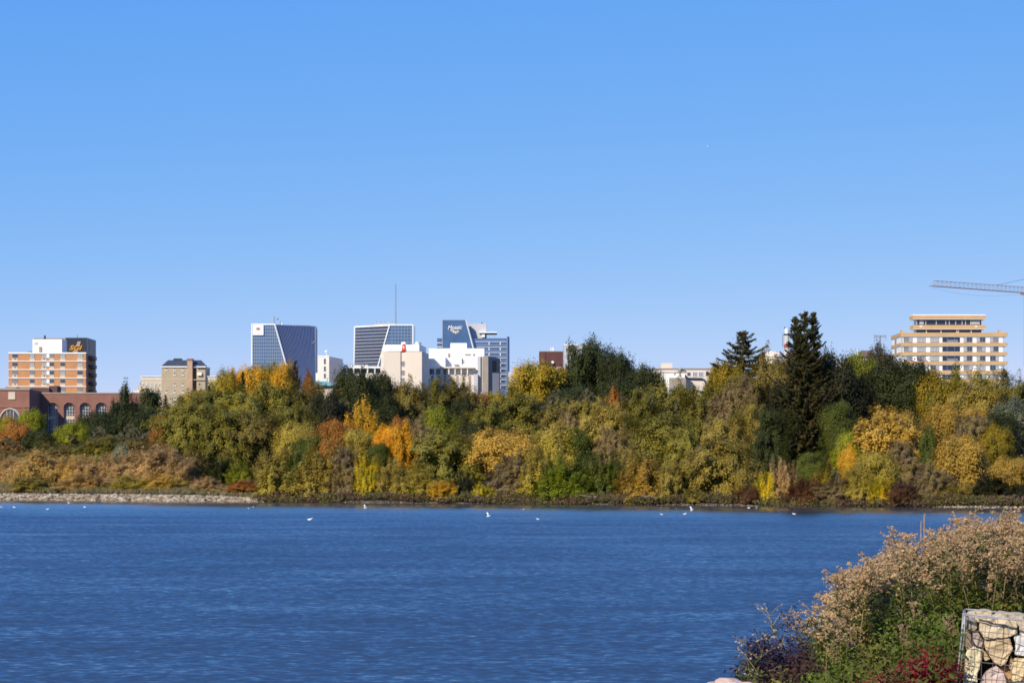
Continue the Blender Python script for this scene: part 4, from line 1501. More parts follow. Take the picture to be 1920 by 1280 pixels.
# left centre: big olive willows and the gold trees behind
T("gold_tree", "gold tree low in front of the beige hotel's right wing", 'round', 'golive', 367, 735, 800, 60, 95)
T("maple_tree", "yellow-green and gold tree between hotel and gold trees", 'round', 'golive', 418, 698, 800, 56, 92)
T("maple_tree", "orange gold tree left of the row of gold trees", 'round', 'orange', 444, 696, 790, 34, 98)
T("spruce_tree", "small dark spruce between orange gold tree and gold trees", 'spruce', 'shade', 455, 698, 860, 34, 88)
T("spruce_tree", "tiny dark spruce low before the hotel's right wing", 'spruce', 'shade', 392, 724, 850, 26, 84)
T("gold_tree", "gold tree under the left glass tower, leftmost of three", 'round', 'gold', 478, 690, 790, 60, 97)
T("gold_tree", "gold tree under the left glass tower, middle of three", 'round', 'golive', 507, 686, 790, 52, 103)
T("gold_tree", "gold tree under the left glass tower's slanted edge", 'round', 'gold', 533, 684, 790, 52, 97)
T("spruce_tree", "brown spruce standing before the glass tower's dark face", 'spruce', 'brownspruce', 554, 678, 850, 52, 92)
T("maple_tree", "dull orange tree low right of the brown spruce", 'round', 'rust', 577, 702, 790, 30, 100)
T("willow_tree", "olive willow with a rounded top right of the little spruce", 'willow', 'olive', 350, 752, 865, 110, 46)
T("willow_tree", "olive willow with dark hollow under the gold tree", 'willow', 'olive', 395, 734, 840, 90, 60)
T("willow_tree", "large olive willow below the orange gold tree", 'willow', 'olive', 452, 732, 870, 120, 52)
T("willow_tree", "olive green willow below the three gold trees", 'willow', 'olive', 516, 722, 850, 110, 60)
T("willow_tree", "olive willow below the brown spruce", 'willow', 'olivebrown', 574, 724, 830, 100, 66)
T("willow_tree", "olive willow front tree above the dark green bush", 'willow', 'olive', 420, 770, 890, 110, 32)
T("willow_tree", "brownish olive willow in the middle of the left slope", 'willow', 'olivebrown', 480, 775, 890, 100, 34)
T("willow_tree", "dark olive tree in the hollow left of yellow-green tree", 'willow', 'olive', 548, 765, 880, 80, 40)
T("oak_tree", "dark green tree before the cream stair tower, left of three dark crowns", 'round', 'dark', 650, 698, 830, 66, 74)
T("oak_tree", "dark green tree, middle of three dark crowns below the colonnade", 'round', 'dark', 683, 703, 830, 70, 68)
T("oak_tree", "dark green tree, right of three dark crowns by the cream block", 'round', 'dark', 716, 702, 820, 62, 76)
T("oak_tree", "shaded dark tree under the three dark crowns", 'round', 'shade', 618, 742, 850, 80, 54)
T("oak_tree", "dark grey-green tree right of the golden-yellow birch", 'round', 'dark', 722, 745, 830, 74, 56)
T("maple_tree", "small orange tree before the cream block's window column", 'round', 'orange', 748, 729, 800, 30, 86)
T("birch_tree", "slim golden-yellow birch below the dark crowns", 'poplar', 'gold', 681, 756, 850, 56, 44)
T("birch_tree", "yellow-green birch below the golden-yellow one", 'round', 'khakiyel', 672, 808, 880, 60, 30)
T("maple_tree", "khaki yellow-green tree right of the olive slope", 'round', 'khakiyel', 556, 794, 870, 76, 34)
T("bush", "dark green bush low right of the khaki yellow-green tree", 'round', 'mid', 583, 818, 900, 66, 28, "bush")
T("maple_tree", "rust topped tree left of the yellow-green birch", 'round', 'rust', 625, 792, 880, 82, 30)
T("bush", "dark green bush at the right end of the tan brush", 'shrub', 'dark', 407, 852, 912, 74, 17, "bush")
T("bush", "yellow-green low bush right of the dark green bush", 'shrub', 'lime', 452, 866, 912, 52, 15, "bush")
T("bush", "khaki yellow front bush where the rocks end", 'shrub', 'khakiyel', 521, 848, 932, 84, 10, "bush")
T("bush", "thin green bush between two khaki bushes", 'willow', 'mid', 557, 850, 930, 52, 10, "bush")
T("bush", "khaki and grey front bush below the rust topped tree", 'shrub', 'khaki', 604, 836, 934, 96, 10, "bush")
T("twiggy_bush", "grey twiggy bush at the shore below the rust topped tree", 'twig', 'greytwig', 648, 842, 936, 66, 9, "bush")
T("bush", "bright yellow slim bush at the shore left of the tan twiggy bush", 'shrub', 'yellow', 690, 858, 930, 44, 8, "bush")
T("bush", "dark green bush tucked under the yellow-green birch", 'round', 'mid', 708, 832, 880, 40, 19, "bush")

# centre
T("willow_tree", "brown olive tree before the cream block's right side", 'willow', 'olivebrown', 770, 722, 840, 84, 62)
T("willow_tree", "olive tree rising highest before the white block", 'willow', 'olive', 808, 716, 830, 80, 70)
T("willow_tree", "olive brown tree before the white block's right end", 'willow', 'olivebrown', 858, 718, 830, 90, 74)
T("maple_tree", "orange brown tree low left of the gold-green elm", 'round', 'rust', 893, 738, 800, 56, 80)
T("elm_tree", "dull gold tree left of the big gold-green elm", 'round', 'golive', 932, 738, 800, 56, 84)
T("maple_tree", "orange tree beside the bright orange-gold tree", 'round', 'orange', 727, 800, 880, 52, 28)
T("maple_tree", "rusty orange tree above the bright orange-gold tree", 'round', 'rust', 748, 785, 850, 50, 36)
T("maple_tree", "bright orange-gold tree at the centre left of the bank", 'poplar', 'orange', 757, 800, 884, 48, 22)
T("twiggy_tree", "brown twiggy tree right of the bright orange-gold tree", 'twig', 'twig', 782, 790, 880, 60, 26)
T("maple_tree", "yellow-green round tree below the white block", 'round', 'lime', 826, 766, 850, 64, 42)
T("elm_tree", "dark green small tree right of the yellow-green round tree", 'round', 'dark', 864, 752, 850, 46, 52)
T("willow_tree", "olive willow mound left of the gold-green elm", 'willow', 'olive', 905, 762, 850, 90, 46)
T("willow_tree", "greyish olive willow under the gold-green elm", 'willow', 'olive', 965, 742, 860, 120, 56)
T("elm_tree", "big gold-green elm right of the blue office tower", 'round', 'golive', 1005, 684, 810, 104, 84)
T("willow_bush", "large olive green willow bush at the shore, centre of the bank", 'willow', 'olive', 838, 812, 922, 124, 15, "bush")
T("bush", "dark green bush behind the large willow bush", 'round', 'dark', 885, 790, 880, 60, 30, "bush")
T("bush", "khaki bush at the shore left of the large willow bush", 'shrub', 'khaki', 736, 862, 936, 70, 9, "bush")
T("bush", "khaki yellow bush below the large willow bush", 'shrub', 'khakiyel', 788, 876, 936, 72, 8, "bush")
T("bush", "low orange yellow bush at the foot of the large willow bush", 'shrub', 'gold', 832, 903, 936, 60, 7, "bush")
T("gold_tree", "golden tan spreading tree leaning over the water", 'round', 'goldtan', 938, 808, 892, 134, 18)
T("twiggy_bush", "grey brown twiggy bush under the golden tan tree", 'twig', 'greytwig', 968, 858, 940, 96, 12, "bush")
T("bush", "low yellow bush at the water under the golden tan tree", 'shrub', 'yellow', 908, 908, 938, 44, 7, "bush")
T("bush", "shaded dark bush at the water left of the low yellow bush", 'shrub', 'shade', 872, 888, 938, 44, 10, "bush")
T("bush", "khaki green bush right of the twiggy bush", 'shrub', 'khakiyel', 1012, 846, 938, 80, 11, "bush")

# poplars and the slope right of centre
T("poplar_tree", "tall dark poplar before the pale grey block, left of the group", 'poplar', 'blue', 1076, 652, 800, 70, 92)
T("poplar_tree", "tallest dark poplar of the group with lobed top", 'round', 'blue', 1118, 644, 800, 76, 96)
T("poplar_tree", "dark poplar right of the tallest one", 'round', 'dark', 1158, 666, 800, 64, 90)
T("poplar_tree", "lower dark poplar with a pointed tip in the group", 'poplar', 'blue', 1184, 679, 800, 50, 94)
T("elm_tree", "dark rounded tree at the right end of the poplars", 'round', 'dark', 1212, 690, 800, 70, 86)
T("elm_tree", "dark green tree at the left foot of the poplars", 'round', 'blue', 1036, 688, 790, 66, 88)
T("elm_tree", "dark green low tree under the tall poplar", 'round', 'blue', 1080, 728, 810, 100, 72)
T("elm_tree", "dark green low tree under the right poplars", 'round', 'dark', 1165, 720, 800, 110, 76)
T("maple_tree", "rust red small tree under the poplars", 'poplar', 'rust', 1153, 732, 800, 38, 60)
T("willow_tree", "yellowish khaki tree under the poplars, left one", 'willow', 'khaki', 1045, 768, 860, 90, 40)
T("willow_tree", "yellowish khaki rounded tree under the poplars", 'willow', 'khakiyel', 1095, 754, 850, 100, 44)
T("twiggy_tree", "pinkish grey twiggy tree within the khaki slope", 'twig', 'twig', 1066, 776, 850, 50, 37)
T("willow_tree", "khaki olive tree below the rust red small tree", 'willow', 'khaki', 1140, 762, 870, 96, 38)
T("willow_tree", "olive willow left of three before the cream low building", 'willow', 'olive', 1203, 736, 870, 104, 56)
T("willow_tree", "olive willow middle of three before the cream low building", 'willow', 'olive', 1258, 722, 870, 110, 62)
T("willow_tree", "olive willow right of three before the cream low building", 'willow', 'olive', 1312, 728, 860, 90, 60)
T("willow_tree", "olive green willow mound at mid slope above the tan shrub", 'willow', 'olive', 1225, 780, 900, 130, 36)
T("willow_tree", "dark olive willow mound left of the tan khaki trees", 'willow', 'olive', 1282, 800, 905, 90, 30)
T("maple_tree", "khaki yellow tree above the bright green bush", 'round', 'khakiyel', 1040, 800, 900, 84, 24)
T("maple_tree", "green tree with yellow flecks right of the khaki yellow tree", 'round', 'mid', 1082, 806, 900, 56, 26)
T("twiggy_tree", "brown twiggy tree right of the green flecked tree", 'twig', 'twig', 1150, 806, 900, 70, 26)
T("bush", "bright lime green bush at the shore", 'shrub', 'bright', 1056, 862, 938, 94, 8, "bush")
T("bush", "olive green bush right of the lime green bush", 'shrub', 'mid', 1130, 850, 932, 80, 11, "bush")
T("bush", "khaki bush behind the olive green shore bush", 'shrub', 'khaki', 1172, 846, 930, 70, 15, "bush")
T("bush", "tan gold shrub at the shore below the olive mounds", 'shrub', 'goldtan', 1208, 864, 942, 92, 8, "bush")
T("bush", "tan khaki shrub right of the tan gold shrub", 'shrub', 'khaki', 1256, 868, 943, 66, 8, "bush")
T("bush", "dark green shaded bush between tan shrubs", 'shrub', 'dark', 1288, 886, 940, 48, 10, "bush")
T("bush", "low yellow bush at the water right of the shaded bush", 'shrub', 'khakiyel', 1303, 918, 945, 54, 6, "bush")

# spruces and their neighbours
T("spruce_tree", "second tallest spruce with ragged pointed top, left of the big spruce", 'spruce', 'spruce', 1393, 622, 880, 190, 70)
T("spruce_tree", "huge dark spruce with three leaders, tallest tree of the bank", 'old_spruce', 'spruce', 1508, 584, 880, 150, 40)
T("maple_tree", "gold-green leafy tree in front of the second spruce", 'round', 'golive', 1372, 686, 790, 66, 62)
T("elm_tree", "small dark gold tree left of the second spruce", 'round', 'golive', 1347, 683, 790, 40, 72)
T("willow_tree", "brown olive tree between the two spruces", 'willow', 'olivebrown', 1440, 668, 830, 90, 56)
T("maple_tree", "gold tipped brown tree touching the big spruce", 'willow', 'olivebrown', 1462, 690, 840, 70, 50)
T("twiggy_tree", "bare grey twiggy tree below the second spruce", 'twig', 'greytwig', 1375, 716, 840, 84, 44)
T("willow_tree", "khaki tan tree at mid slope below the bare twiggy tree", 'willow', 'khaki', 1362, 780, 910, 100, 26)
T("willow_tree", "large khaki tan tree at the shore left of the spruce's foot", 'willow', 'khaki', 1350, 822, 946, 130, 12)
T("willow_tree", "khaki tan tree upper right of the large khaki tan one", 'willow', 'khaki', 1402, 766, 890, 70, 30)
T("fir_tree", "dark broad fir at the left foot of the big spruce", 'willow', 'dark', 1452, 768, 896, 76, 24)
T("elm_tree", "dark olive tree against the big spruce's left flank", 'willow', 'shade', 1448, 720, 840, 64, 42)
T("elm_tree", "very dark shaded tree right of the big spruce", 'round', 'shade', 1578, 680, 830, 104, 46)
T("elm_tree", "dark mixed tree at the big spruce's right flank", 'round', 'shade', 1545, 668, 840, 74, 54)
T("maple_tree", "bright yellow-green tree below the dark roofed house", 'round', 'lime', 1604, 668, 780, 76, 72)
T("dark_tree", "ragged dark purple-brown tree before the radio mast", 'round', 'brownspruce', 1652, 654, 780, 56, 78)
T("oak_tree", "large dark green oak right of the yellow-green tree", 'round', 'dark', 1682, 680, 820, 122, 56)
T("oak_tree", "dark green oak behind the large oak, nearer the apartments", 'round', 'dark', 1722, 706, 820, 56, 62)
T("elm_tree", "mid green tree right of the spruce's foot", 'round', 'mid', 1572, 756, 850, 64, 30)
T("maple_tree", "yellow-green shrubby tree below the mid green tree", 'round', 'lime', 1590, 812, 890, 54, 22)
T("gold_tree", "gold edged tree left of the large tan cottonwood", 'round', 'gold', 1590, 838, 900, 40, 17)
T("cottonwood_tree", "large tan gold cottonwood below the dark oak", 'willow', 'goldtan', 1660, 768, 900, 130, 24)
T("cottonwood_tree", "tan lobe tree at the right of the large tan cottonwood", 'round', 'goldtan', 1702, 776, 870, 70, 27)
T("twiggy_tree", "grey brown twiggy tree inside the tan cottonwoods", 'twig', 'greytwig', 1690, 830, 905, 66, 18)
T("cottonwood_tree", "khaki tree in front of the large tan cottonwood", 'round', 'khakiyel', 1640, 850, 925, 84, 13)
T("bush", "dark maroon bush at the shore left of the yellow bush", 'brush', 'maroon', 1403, 912, 948, 46, 6, "bush")
T("bush", "bright yellow bush at the shore beside the maroon bush", 'shrub', 'yellow', 1437, 888, 944, 42, 7, "bush")
T("bush", "tan rust bush at the shore right of the bright yellow bush", 'shrub', 'pinktan', 1470, 868, 944, 54, 8, "bush")
T("bush", "green rounded bush below the big spruce", 'round', 'mid', 1522, 850, 912, 58, 14, "bush")
T("bush", "gold green bush right of the green rounded bush", 'shrub', 'golive', 1543, 872, 930, 46, 11, "bush")
T("bush", "dark maroon brown bush at the shore below the big spruce", 'brush', 'maroon', 1512, 898, 946, 66, 7, "bush")
T("twiggy_bush", "brown twiggy bush at the shore right of the maroon brown one", 'twig', 'twig', 1565, 900, 946, 62, 7, "bush")
T("bush", "yellow-green bush at the shore below the khaki tree", 'shrub', 'khakiyel', 1612, 880, 944, 64, 8, "bush")
T("bush", "bright yellow-green bush at the shore right of another", 'shrub', 'yellow', 1652, 898, 944, 50, 7, "bush")
T("bush", "maroon red bush at the shore right of the bright yellow-green one", 'brush', 'maroon', 1692, 908, 946, 66, 6.5, "bush")

# right end
T("aspen_tree", "olive gold aspen before the apartments, left of several", 'round', 'golive', 1762, 706, 830, 90, 54)
T("aspen_tree", "olive tree with spiky top before the apartments' middle", 'poplar', 'olive', 1790, 698, 820, 66, 66)
T("aspen_tree", "olive tree with spiky top before the apartments' right half", 'poplar', 'olive', 1832, 704, 820, 76, 62)
T("aspen_tree", "olive khaki tree below the apartments' right end", 'willow', 'khaki', 1838, 718, 850, 110, 52)
T("aspen_tree", "olive tree at the right edge topping the sky line", 'willow', 'olive', 1902, 700, 840, 96, 56)
T("ash_tree", "grey-green tree at the right edge below the olive one", 'round', 'silver', 1898, 752, 840, 80, 38).children[0].color = (.075, .09, .06, 1)
T("ash_tree", "dark green tree at the right edge behind the gold bush", 'round', 'dark', 1872, 778, 880, 70, 32)
T("gold_tree", "gold tree right of the dark oak", 'round', 'goldtan', 1770, 760, 850, 80, 34)
T("gold_tree", "gold crown left of the grey-green tree", 'round', 'goldtan', 1826, 764, 830, 60, 36)
T("twiggy_tree", "grey twiggy tree below the gold crown", 'twig', 'greytwig', 1826, 784, 880, 90, 26)
T("gold_tree", "yellow-green gold tree left of the right edge", 'round', 'golive', 1868, 800, 870, 60, 24)
T("bush", "dark green narrow tree between the tan cottonwoods", 'poplar', 'mid', 1746, 806, 900, 56, 20, "tree")
T("gold_tree", "golden tan tree over the shore near the right edge", 'round', 'goldtan', 1802, 822, 930, 104, 14)
T("gold_tree", "gold tree at the right edge over dark shade", 'round', 'goldtan', 1896, 858, 922, 76, 13)
T("twiggy_bush", "dark grey twiggy bush at the shore below the narrow tree", 'twig', 'greytwig', 1746, 872, 946, 66, 9, "bush")
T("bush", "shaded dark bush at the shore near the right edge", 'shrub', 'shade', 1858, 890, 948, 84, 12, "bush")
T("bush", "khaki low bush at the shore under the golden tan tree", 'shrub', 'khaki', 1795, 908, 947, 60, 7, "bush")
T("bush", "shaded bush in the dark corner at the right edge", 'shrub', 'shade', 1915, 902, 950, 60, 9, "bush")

# one dark mass of wood further back that closes the gaps
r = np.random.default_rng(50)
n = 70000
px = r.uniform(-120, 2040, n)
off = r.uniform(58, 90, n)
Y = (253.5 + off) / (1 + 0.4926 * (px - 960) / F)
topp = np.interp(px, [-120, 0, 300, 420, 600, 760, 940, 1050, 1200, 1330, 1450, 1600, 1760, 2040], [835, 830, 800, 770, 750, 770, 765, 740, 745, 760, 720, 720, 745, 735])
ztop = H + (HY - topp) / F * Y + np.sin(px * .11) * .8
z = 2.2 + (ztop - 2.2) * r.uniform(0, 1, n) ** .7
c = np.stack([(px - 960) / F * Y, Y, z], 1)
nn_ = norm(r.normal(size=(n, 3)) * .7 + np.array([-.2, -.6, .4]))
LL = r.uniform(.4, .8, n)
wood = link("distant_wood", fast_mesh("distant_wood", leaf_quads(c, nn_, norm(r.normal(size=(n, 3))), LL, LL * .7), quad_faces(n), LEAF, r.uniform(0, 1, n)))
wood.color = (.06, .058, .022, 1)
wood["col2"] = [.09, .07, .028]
tag(wood, "mass of dull olive wood filling the gaps behind the shore trees", "wood", None, "stuff")

# undergrowth and grass along the far shore
n = 60000
x = np.where(r.uniform(size=n) < .8, r.uniform(-75, -24, n), r.uniform(-24, 62, n))
o = np.where(x < -24, r.uniform(4.6, 26, n), r.uniform(4, 26, n))
Y = shore_y(x) + o
z = bank_z(x, Y)
hgt = np.where(x < -24, 1, .6) * r.uniform(.2, .7, n) * np.interp(o, [2, 6, 26], [.7, 1.0, 1.4])
c = np.stack([x, Y, z + hgt * .45], 1)
al = norm(np.stack([r.normal(0, .3, n), r.normal(0, .3, n), np.ones(n)], 1))
nn_ = norm(np.stack([r.normal(0, .5, n), -np.ones(n), np.full(n, .25)], 1))
gr = link("shore_grass", fast_mesh("shore_grass", leaf_quads(c, nn_, al, hgt, r.uniform(.05, .22, n)), quad_faces(n), LEAF, r.uniform(0, 1, n)))
gr.color = (.19, .135, .055, 1)
gr["col2"] = [.10, .095, .03]
tag(gr, "dry grass and low weeds along the far shore", "grass", None, "stuff")


for nm, seed_, cnt, ca, cb, lab in (("shore_scrub", 71, 420, (.19, .155, .04), (.085, .085, .022), "tangled khaki scrub along the water's edge under the trees"),
                                    ("shore_scrub", 72, 300, (.10, .045, .032), (.15, .095, .06), "low maroon and brown tangle along the water's edge")):
    q_ = np.random.default_rng(seed_)
    px_ = q_.uniform(500, 1960, cnt)
    off_ = q_.uniform(.15, 3.2, cnt)
    Y_ = (253.5 + off_) / (1 + 0.4926 * (px_ - 960) / F)
    x_ = (px_ - 960) / F * Y_
    z_ = bank_z(x_, Y_)
    hh_ = q_.uniform(.3, 1.05, cnt) * (.6 + .4 * np.sin(px_ * .045 + seed_) ** 2)
    m_ = 130
    j_ = np.repeat(np.arange(cnt), m_)
    f_ = q_.uniform(0, 1, cnt * m_)
    c_ = np.stack([x_[j_] + q_.normal(0, .7, len(j_)) * (.5 + f_), Y_[j_] + q_.normal(0, .5, len(j_)), z_[j_] + hh_[j_] * f_ + .05], 1)
    L_ = q_.uniform(.15, .4, len(j_))
    o_ = link(nm, fast_mesh(nm, leaf_quads(c_, norm(q_.normal(size=c_.shape) + np.array([-.2, -.6, .5])), norm(q_.normal(size=c_.shape) * .7 + np.array([0, 0, .8])), L_, L_ * .4), quad_faces(len(j_)), LEAF, np.clip(q_.uniform(0, .6, cnt)[j_] + q_.uniform(0, .4, len(j_)), 0, 1)))
    o_.color = (*ca, 1)
    o_["col2"] = list(cb)
    tag(o_, lab, "scrub", None, "stuff")

# ------------------------------------------------------------------ stones along the far shore
def rock_mesh(name, seed, sub, m, squash=.7):
    bm = bmesh.new()
    bmesh.ops.create_icosphere(bm, subdivisions=sub, radius=.5)
    rr_ = np.random.default_rng(seed)
    dirs = norm(rr_.normal(size=(7, 3)))
    offs_ = rr_.uniform(.28, .46, 7)
    for v in bm.verts:
        p = np.array(v.co)
        for d_, q_ in zip(dirs, offs_):
            e_ = p @ d_ - q_
            if e_ > 0:
                p = p - d_ * e_
        p = p * (1 + rr_.normal(0, .03))
        v.co = (p[0], p[1], p[2] * squash)
    me = bpy.data.meshes.new(name)
    bm.to_mesh(me)
    bm.free()
    me.materials.append(m)
    return me


def stone_mat():
    m, t, b_ = new_mat("pale_field_stone")
    oi = t.nodes.new("ShaderNodeObjectInfo")
    geo = t.nodes.new("ShaderNodeNewGeometry")
    ad = t.nodes.new("ShaderNodeMath")
    ad.operation = 'ADD'
    t.links.new(oi.outputs['Random'], ad.inputs[0])
    t.links.new(geo.outputs['Random Per Island'], ad.inputs[1])
    fr = t.nodes.new("ShaderNodeMath")
    fr.operation = 'FRACT'
    t.links.new(ad.outputs[0], fr.inputs[0])
    cr = t.nodes.new("ShaderNodeValToRGB")
    cr.color_ramp.elements[0].color = (.16, .12, .075, 1)
    cr.color_ramp.elements[1].color = (.42, .345, .235, 1)
    e_ = cr.color_ramp.elements.new(.35)
    e_.color = (.25, .18, .11, 1)
    e_ = cr.color_ramp.elements.new(.65)
    e_.color = (.33, .26, .17, 1)
    t.links.new(fr.outputs[0], cr.inputs[0])
    t.links.new(cr.outputs[0], b_.inputs['Base Color'])
    b_.inputs['Roughness'].default_value = .85
    return m


STONEM = stone_mat()
ROCKS = [rock_mesh("boulder", 40 + i, 2, STONEM) for i in range(6)]
rs_ = random.Random(4)
for k in range(280):
    px = rs_.uniform(-10, 470)
    o = rs_.uniform(.1, 3.4) * (1 if px < 420 else .55)
    Yd = depth_for(px, o)
    x = (px - 960) / F * Yd
    Yd = float(shore_y(np.array(x))) + o
    s = rs_.uniform(.38, .72) * (1 if o < 3 else .8)
    ob = link("boulder", ROCKS[k % 6], None, (x, Yd, bank_z1(x, Yd) + .06 * s), (rs_.uniform(-.4, .4), rs_.uniform(-.4, .4), rs_.uniform(0, 6.3)), (s * 1.15, s, s))
    tag(ob, "pale boulder in the rock bank along the far left shore", "boulder", "pale boulders of the far left rock bank")


def scatter_rocks(name, count, fx, fo, size, label, m=None):
    V, Fc = [], []
    nv = 0
    src = rock_mesh("pebble", 3, 1, m or STONEM)
    base = np.array([v.co[:] for v in src.vertices])
    fcs = np.array([p.vertices[:] for p in src.polygons])
    q = np.random.default_rng(len(name) + count)
    for k in range(count):
        px, o = q.uniform(*fx), q.uniform(*fo)
        x = (px - 960) / F * depth_for(px, o)
        y = float(shore_y(np.array(x))) + o
        s = q.uniform(*size)
        th = q.uniform(0, 6.28)
        rot = np.array([[math.cos(th), -math.sin(th), 0], [math.sin(th), math.cos(th), 0], [0, 0, 1]])
        v = (base * np.array([1.3, .9, .75]) * s * q.uniform(.8, 1.2, 3)) @ rot.T + np.array([x, y, bank_z1(x, y) + .05 * s])
        V.append(v)
        Fc.append(fcs + nv)
        nv += len(v)
    bpy.data.meshes.remove(src)
    ob = link(name, fast_mesh(name, np.concatenate(V), np.concatenate(Fc), m or STONEM))
    return tag(ob, label, "stones", None, "stuff")


MUDST = mat("muddy_stone", (.17, .135, .10), .9, .35, 1.5)
scatter_rocks("shore_stones", 2400, (-20, 495), (-.3, 3.9), (.16, .38), "smaller pale stones filling the far left rock bank")
scatter_rocks("shore_stones", 420, (500, 960), (-.3, .9), (.14, .32), "grey brown stones along the muddy shore at the centre", MUDST)
scatter_rocks("shore_stones", 420, (940, 1420), (-.3, .9), (.14, .32), "grey brown stones along the shore under the tan trees", MUDST)
scatter_rocks("shore_stones", 420, (1400, 1960), (-.2, .7), (.18, .42), "flat pale stones edging the shore at right")
WOODM = mat("driftwood", (.26, .22, .18), .9, .2)
dr = random.Random(8)
for (px, lab) in ((838, "grey driftwood branch at the water below the large willow bush"), (905, "forked driftwood at the water under the golden tan tree"),
                  (1110, "thin driftwood branch at the water right of the lime bush"), (1235, "pale driftwood at the water below the tan shrub")):
    Yd = depth_for(px, .6)
    x = (px - 960) / F * Yd
    ob = MB()
    for k in range(3):
        ob.tube([(dr.uniform(-.2, .2), 0, .15), (dr.uniform(-1, 1), -.3, dr.uniform(.3, .8)), (dr.uniform(-2.2, 2.2), -.5, dr.uniform(.1, .9))], .09, .03, 5)
    o = ob.build("driftwood_branch", WOODM, None, (x, Yd, bank_z1(x, Yd)))
    tag(o, lab, "driftwood")

# ------------------------------------------------------------------ gulls
GWHITE = mat("gull_white", (.80, .80, .78), .7, .03, 5)
GGREY = mat("gull_grey", (.38, .40, .43), .7, .05, 5)
BEAK = mat("gull_beak", (.55, .35, .05), .5, .05, 5)
gb = MB()
secs = [(-.30, .012, .012, .10), (-.24, .05, .03, .095), (-.14, .095, .075, .085), (0, .12, .10, .075), (.10, .105, .095, .085),
        (.165, .065, .065, .13), (.19, .048, .05, .175), (.215, .05, .05, .21), (.25, .045, .042, .215), (.28, .015, .015, .205)]
ns = 10
for (x, ry, rz, zc) in secs:
    for s in range(ns):
        th = 2 * math.pi * s / ns
        gb.v.append((x, ry * math.cos(th), zc + rz * math.sin(th)))
for i in range(len(secs) - 1):
    for s in range(ns):
        t = (s + 1) % ns
        gb.f.append((i * ns + s, i * ns + t, (i + 1) * ns + t, (i + 1) * ns + s))
gb.f.append(tuple(reversed(range(ns))))
gb.f.append(tuple((len(secs) - 1) * ns + s for s in range(ns)))
GBODY = gb.mesh("gull_body", GWHITE, True)
GBEAK = MB().tube([(.272, 0, .207), (.325, 0, .198)], .013, .004, 5).mesh("gull_beak", BEAK)
GEYE = MB().lathe([(.001, -.008), (.008, 0), (.001, .008)], (.245, .04, .225), 6).lathe([(.001, -.008), (.008, 0), (.001, .008)], (.245, -.04, .225), 6).mesh("gull_eye", DARK)


def folded(s):
    return MB().slab([(.10, s * .103, .10), (.06, s * .118, .05), (-.12, s * .11, .07), (-.38, s * .02, .125), (-.18, s * .085, .15), (.05, s * .10, .15)], (0, -s * .02, .004)).mesh("gull_wing", GGREY)


def spread(s):
    return MB().slab([(.10, s * .06, .15), (-.08, s * .06, .15), (-.10, s * .30, .40), (-.12, s * .55, .62), (.02, s * .42, .55), (.11, s * .26, .38)], (0, s * .008, .015)).mesh("gull_wing", GWHITE)


FOLD = (folded(1), folded(-1))
SPRD = (spread(1), spread(-1))
gulls = [
    (3, 949, "white gull afloat at the left edge of the lake"), (27, 949.5, "white gull afloat second from the left edge"),
    (89, 953, "small grey white gull afloat lowest of the left group"), (129, 941, "white gull afloat closest to the left rocks"),
    (159, 949, "white gull afloat at the right of the left group"), (465, 952, "white gull afloat, left one of the close pair"),
    (474, 949.5, "white gull afloat, right one of the close pair"), (581, 973, "white gull afloat alone nearest the camera at left centre"),
    (685, 951, "white gull with raised wing below the twiggy bush"), (916, 967, "white gull landing with wings raised in a V"),
    (981, 954, "white gull afloat with tail up, right of the landing gull"), (1009, 972, "white gull afloat upright, lower right of the landing gull"),
    (1241, 963, "white gull afloat below the tan shrub"), (1284, 962, "small white gull afloat left of the flapping gull"),
    (1297, 955, "white gull flapping just off the right centre shore"), (1489, 962, "white gull afloat alone below the tan rust bush"),
    (1404, 950.5, "white gull at the stones below the maroon bush, left of two"), (1418, 951, "white gull at the stones below the maroon bush, right of two")]
for k, (px, py, lab) in enumerate(gulls):
    Yd = H * F / (py + 2 - HY)
    q = random.Random(k)
    fly = k in (8, 9, 14)
    g = thing("gull", lab, "bird", ((px - 960) / F * Yd, Yd, -.01 if not fly else .02), q.choice((0.2, 2.9, -.5, 3.6, 1.0)) if not fly else .3, "gulls on the lake")
    s = .58 if k != 7 else .8
    link("body", GBODY, g, (0, 0, 0), (0, 0, 0), (s,) * 3)
    link("beak", GBEAK, g, (0, 0, 0), (0, 0, 0), (s,) * 3)
    link("eyes", GEYE, g, (0, 0, 0), (0, 0, 0), (s,) * 3)
    for w_ in (SPRD if fly else FOLD):
        link("wing", w_, g, (0, 0, 0), (0, 0, 0), (s,) * 3)
gx = W(1328, 276, 160)
g = thing("gull", "tiny dark bird high in the empty sky", "bird", gx, .6)
for nm, me_ in (("body", GBODY), ("beak", GBEAK), ("wing", SPRD[0]), ("wing", SPRD[1])):
    link(nm, me_, g, (0, 0, 0), (0, 0, 0), (.2,) * 3)


# ------------------------------------------------------------------ near bank, weeds, gabion
def near_edge(y):
    return 1.13 + 0.24 * (y - 13.0)


def near_z(x, y):
    e = x - near_edge(y)
    g_ = np.interp(e, [-3, -1.2, -.35, 0, .35, .7, 1.0, 1.6, 2.4, 9], [-1.5, -.4, 1.35, 2.12, 2.40, 2.66, 2.80, 2.92, 2.96, 3.0])
    return g_ + .035 * (y - 13.5) + .03 * np.sin(x * 7 + y * 3)


def near_z1(x, y):
    return float(near_z(np.array(x), np.array(y)))


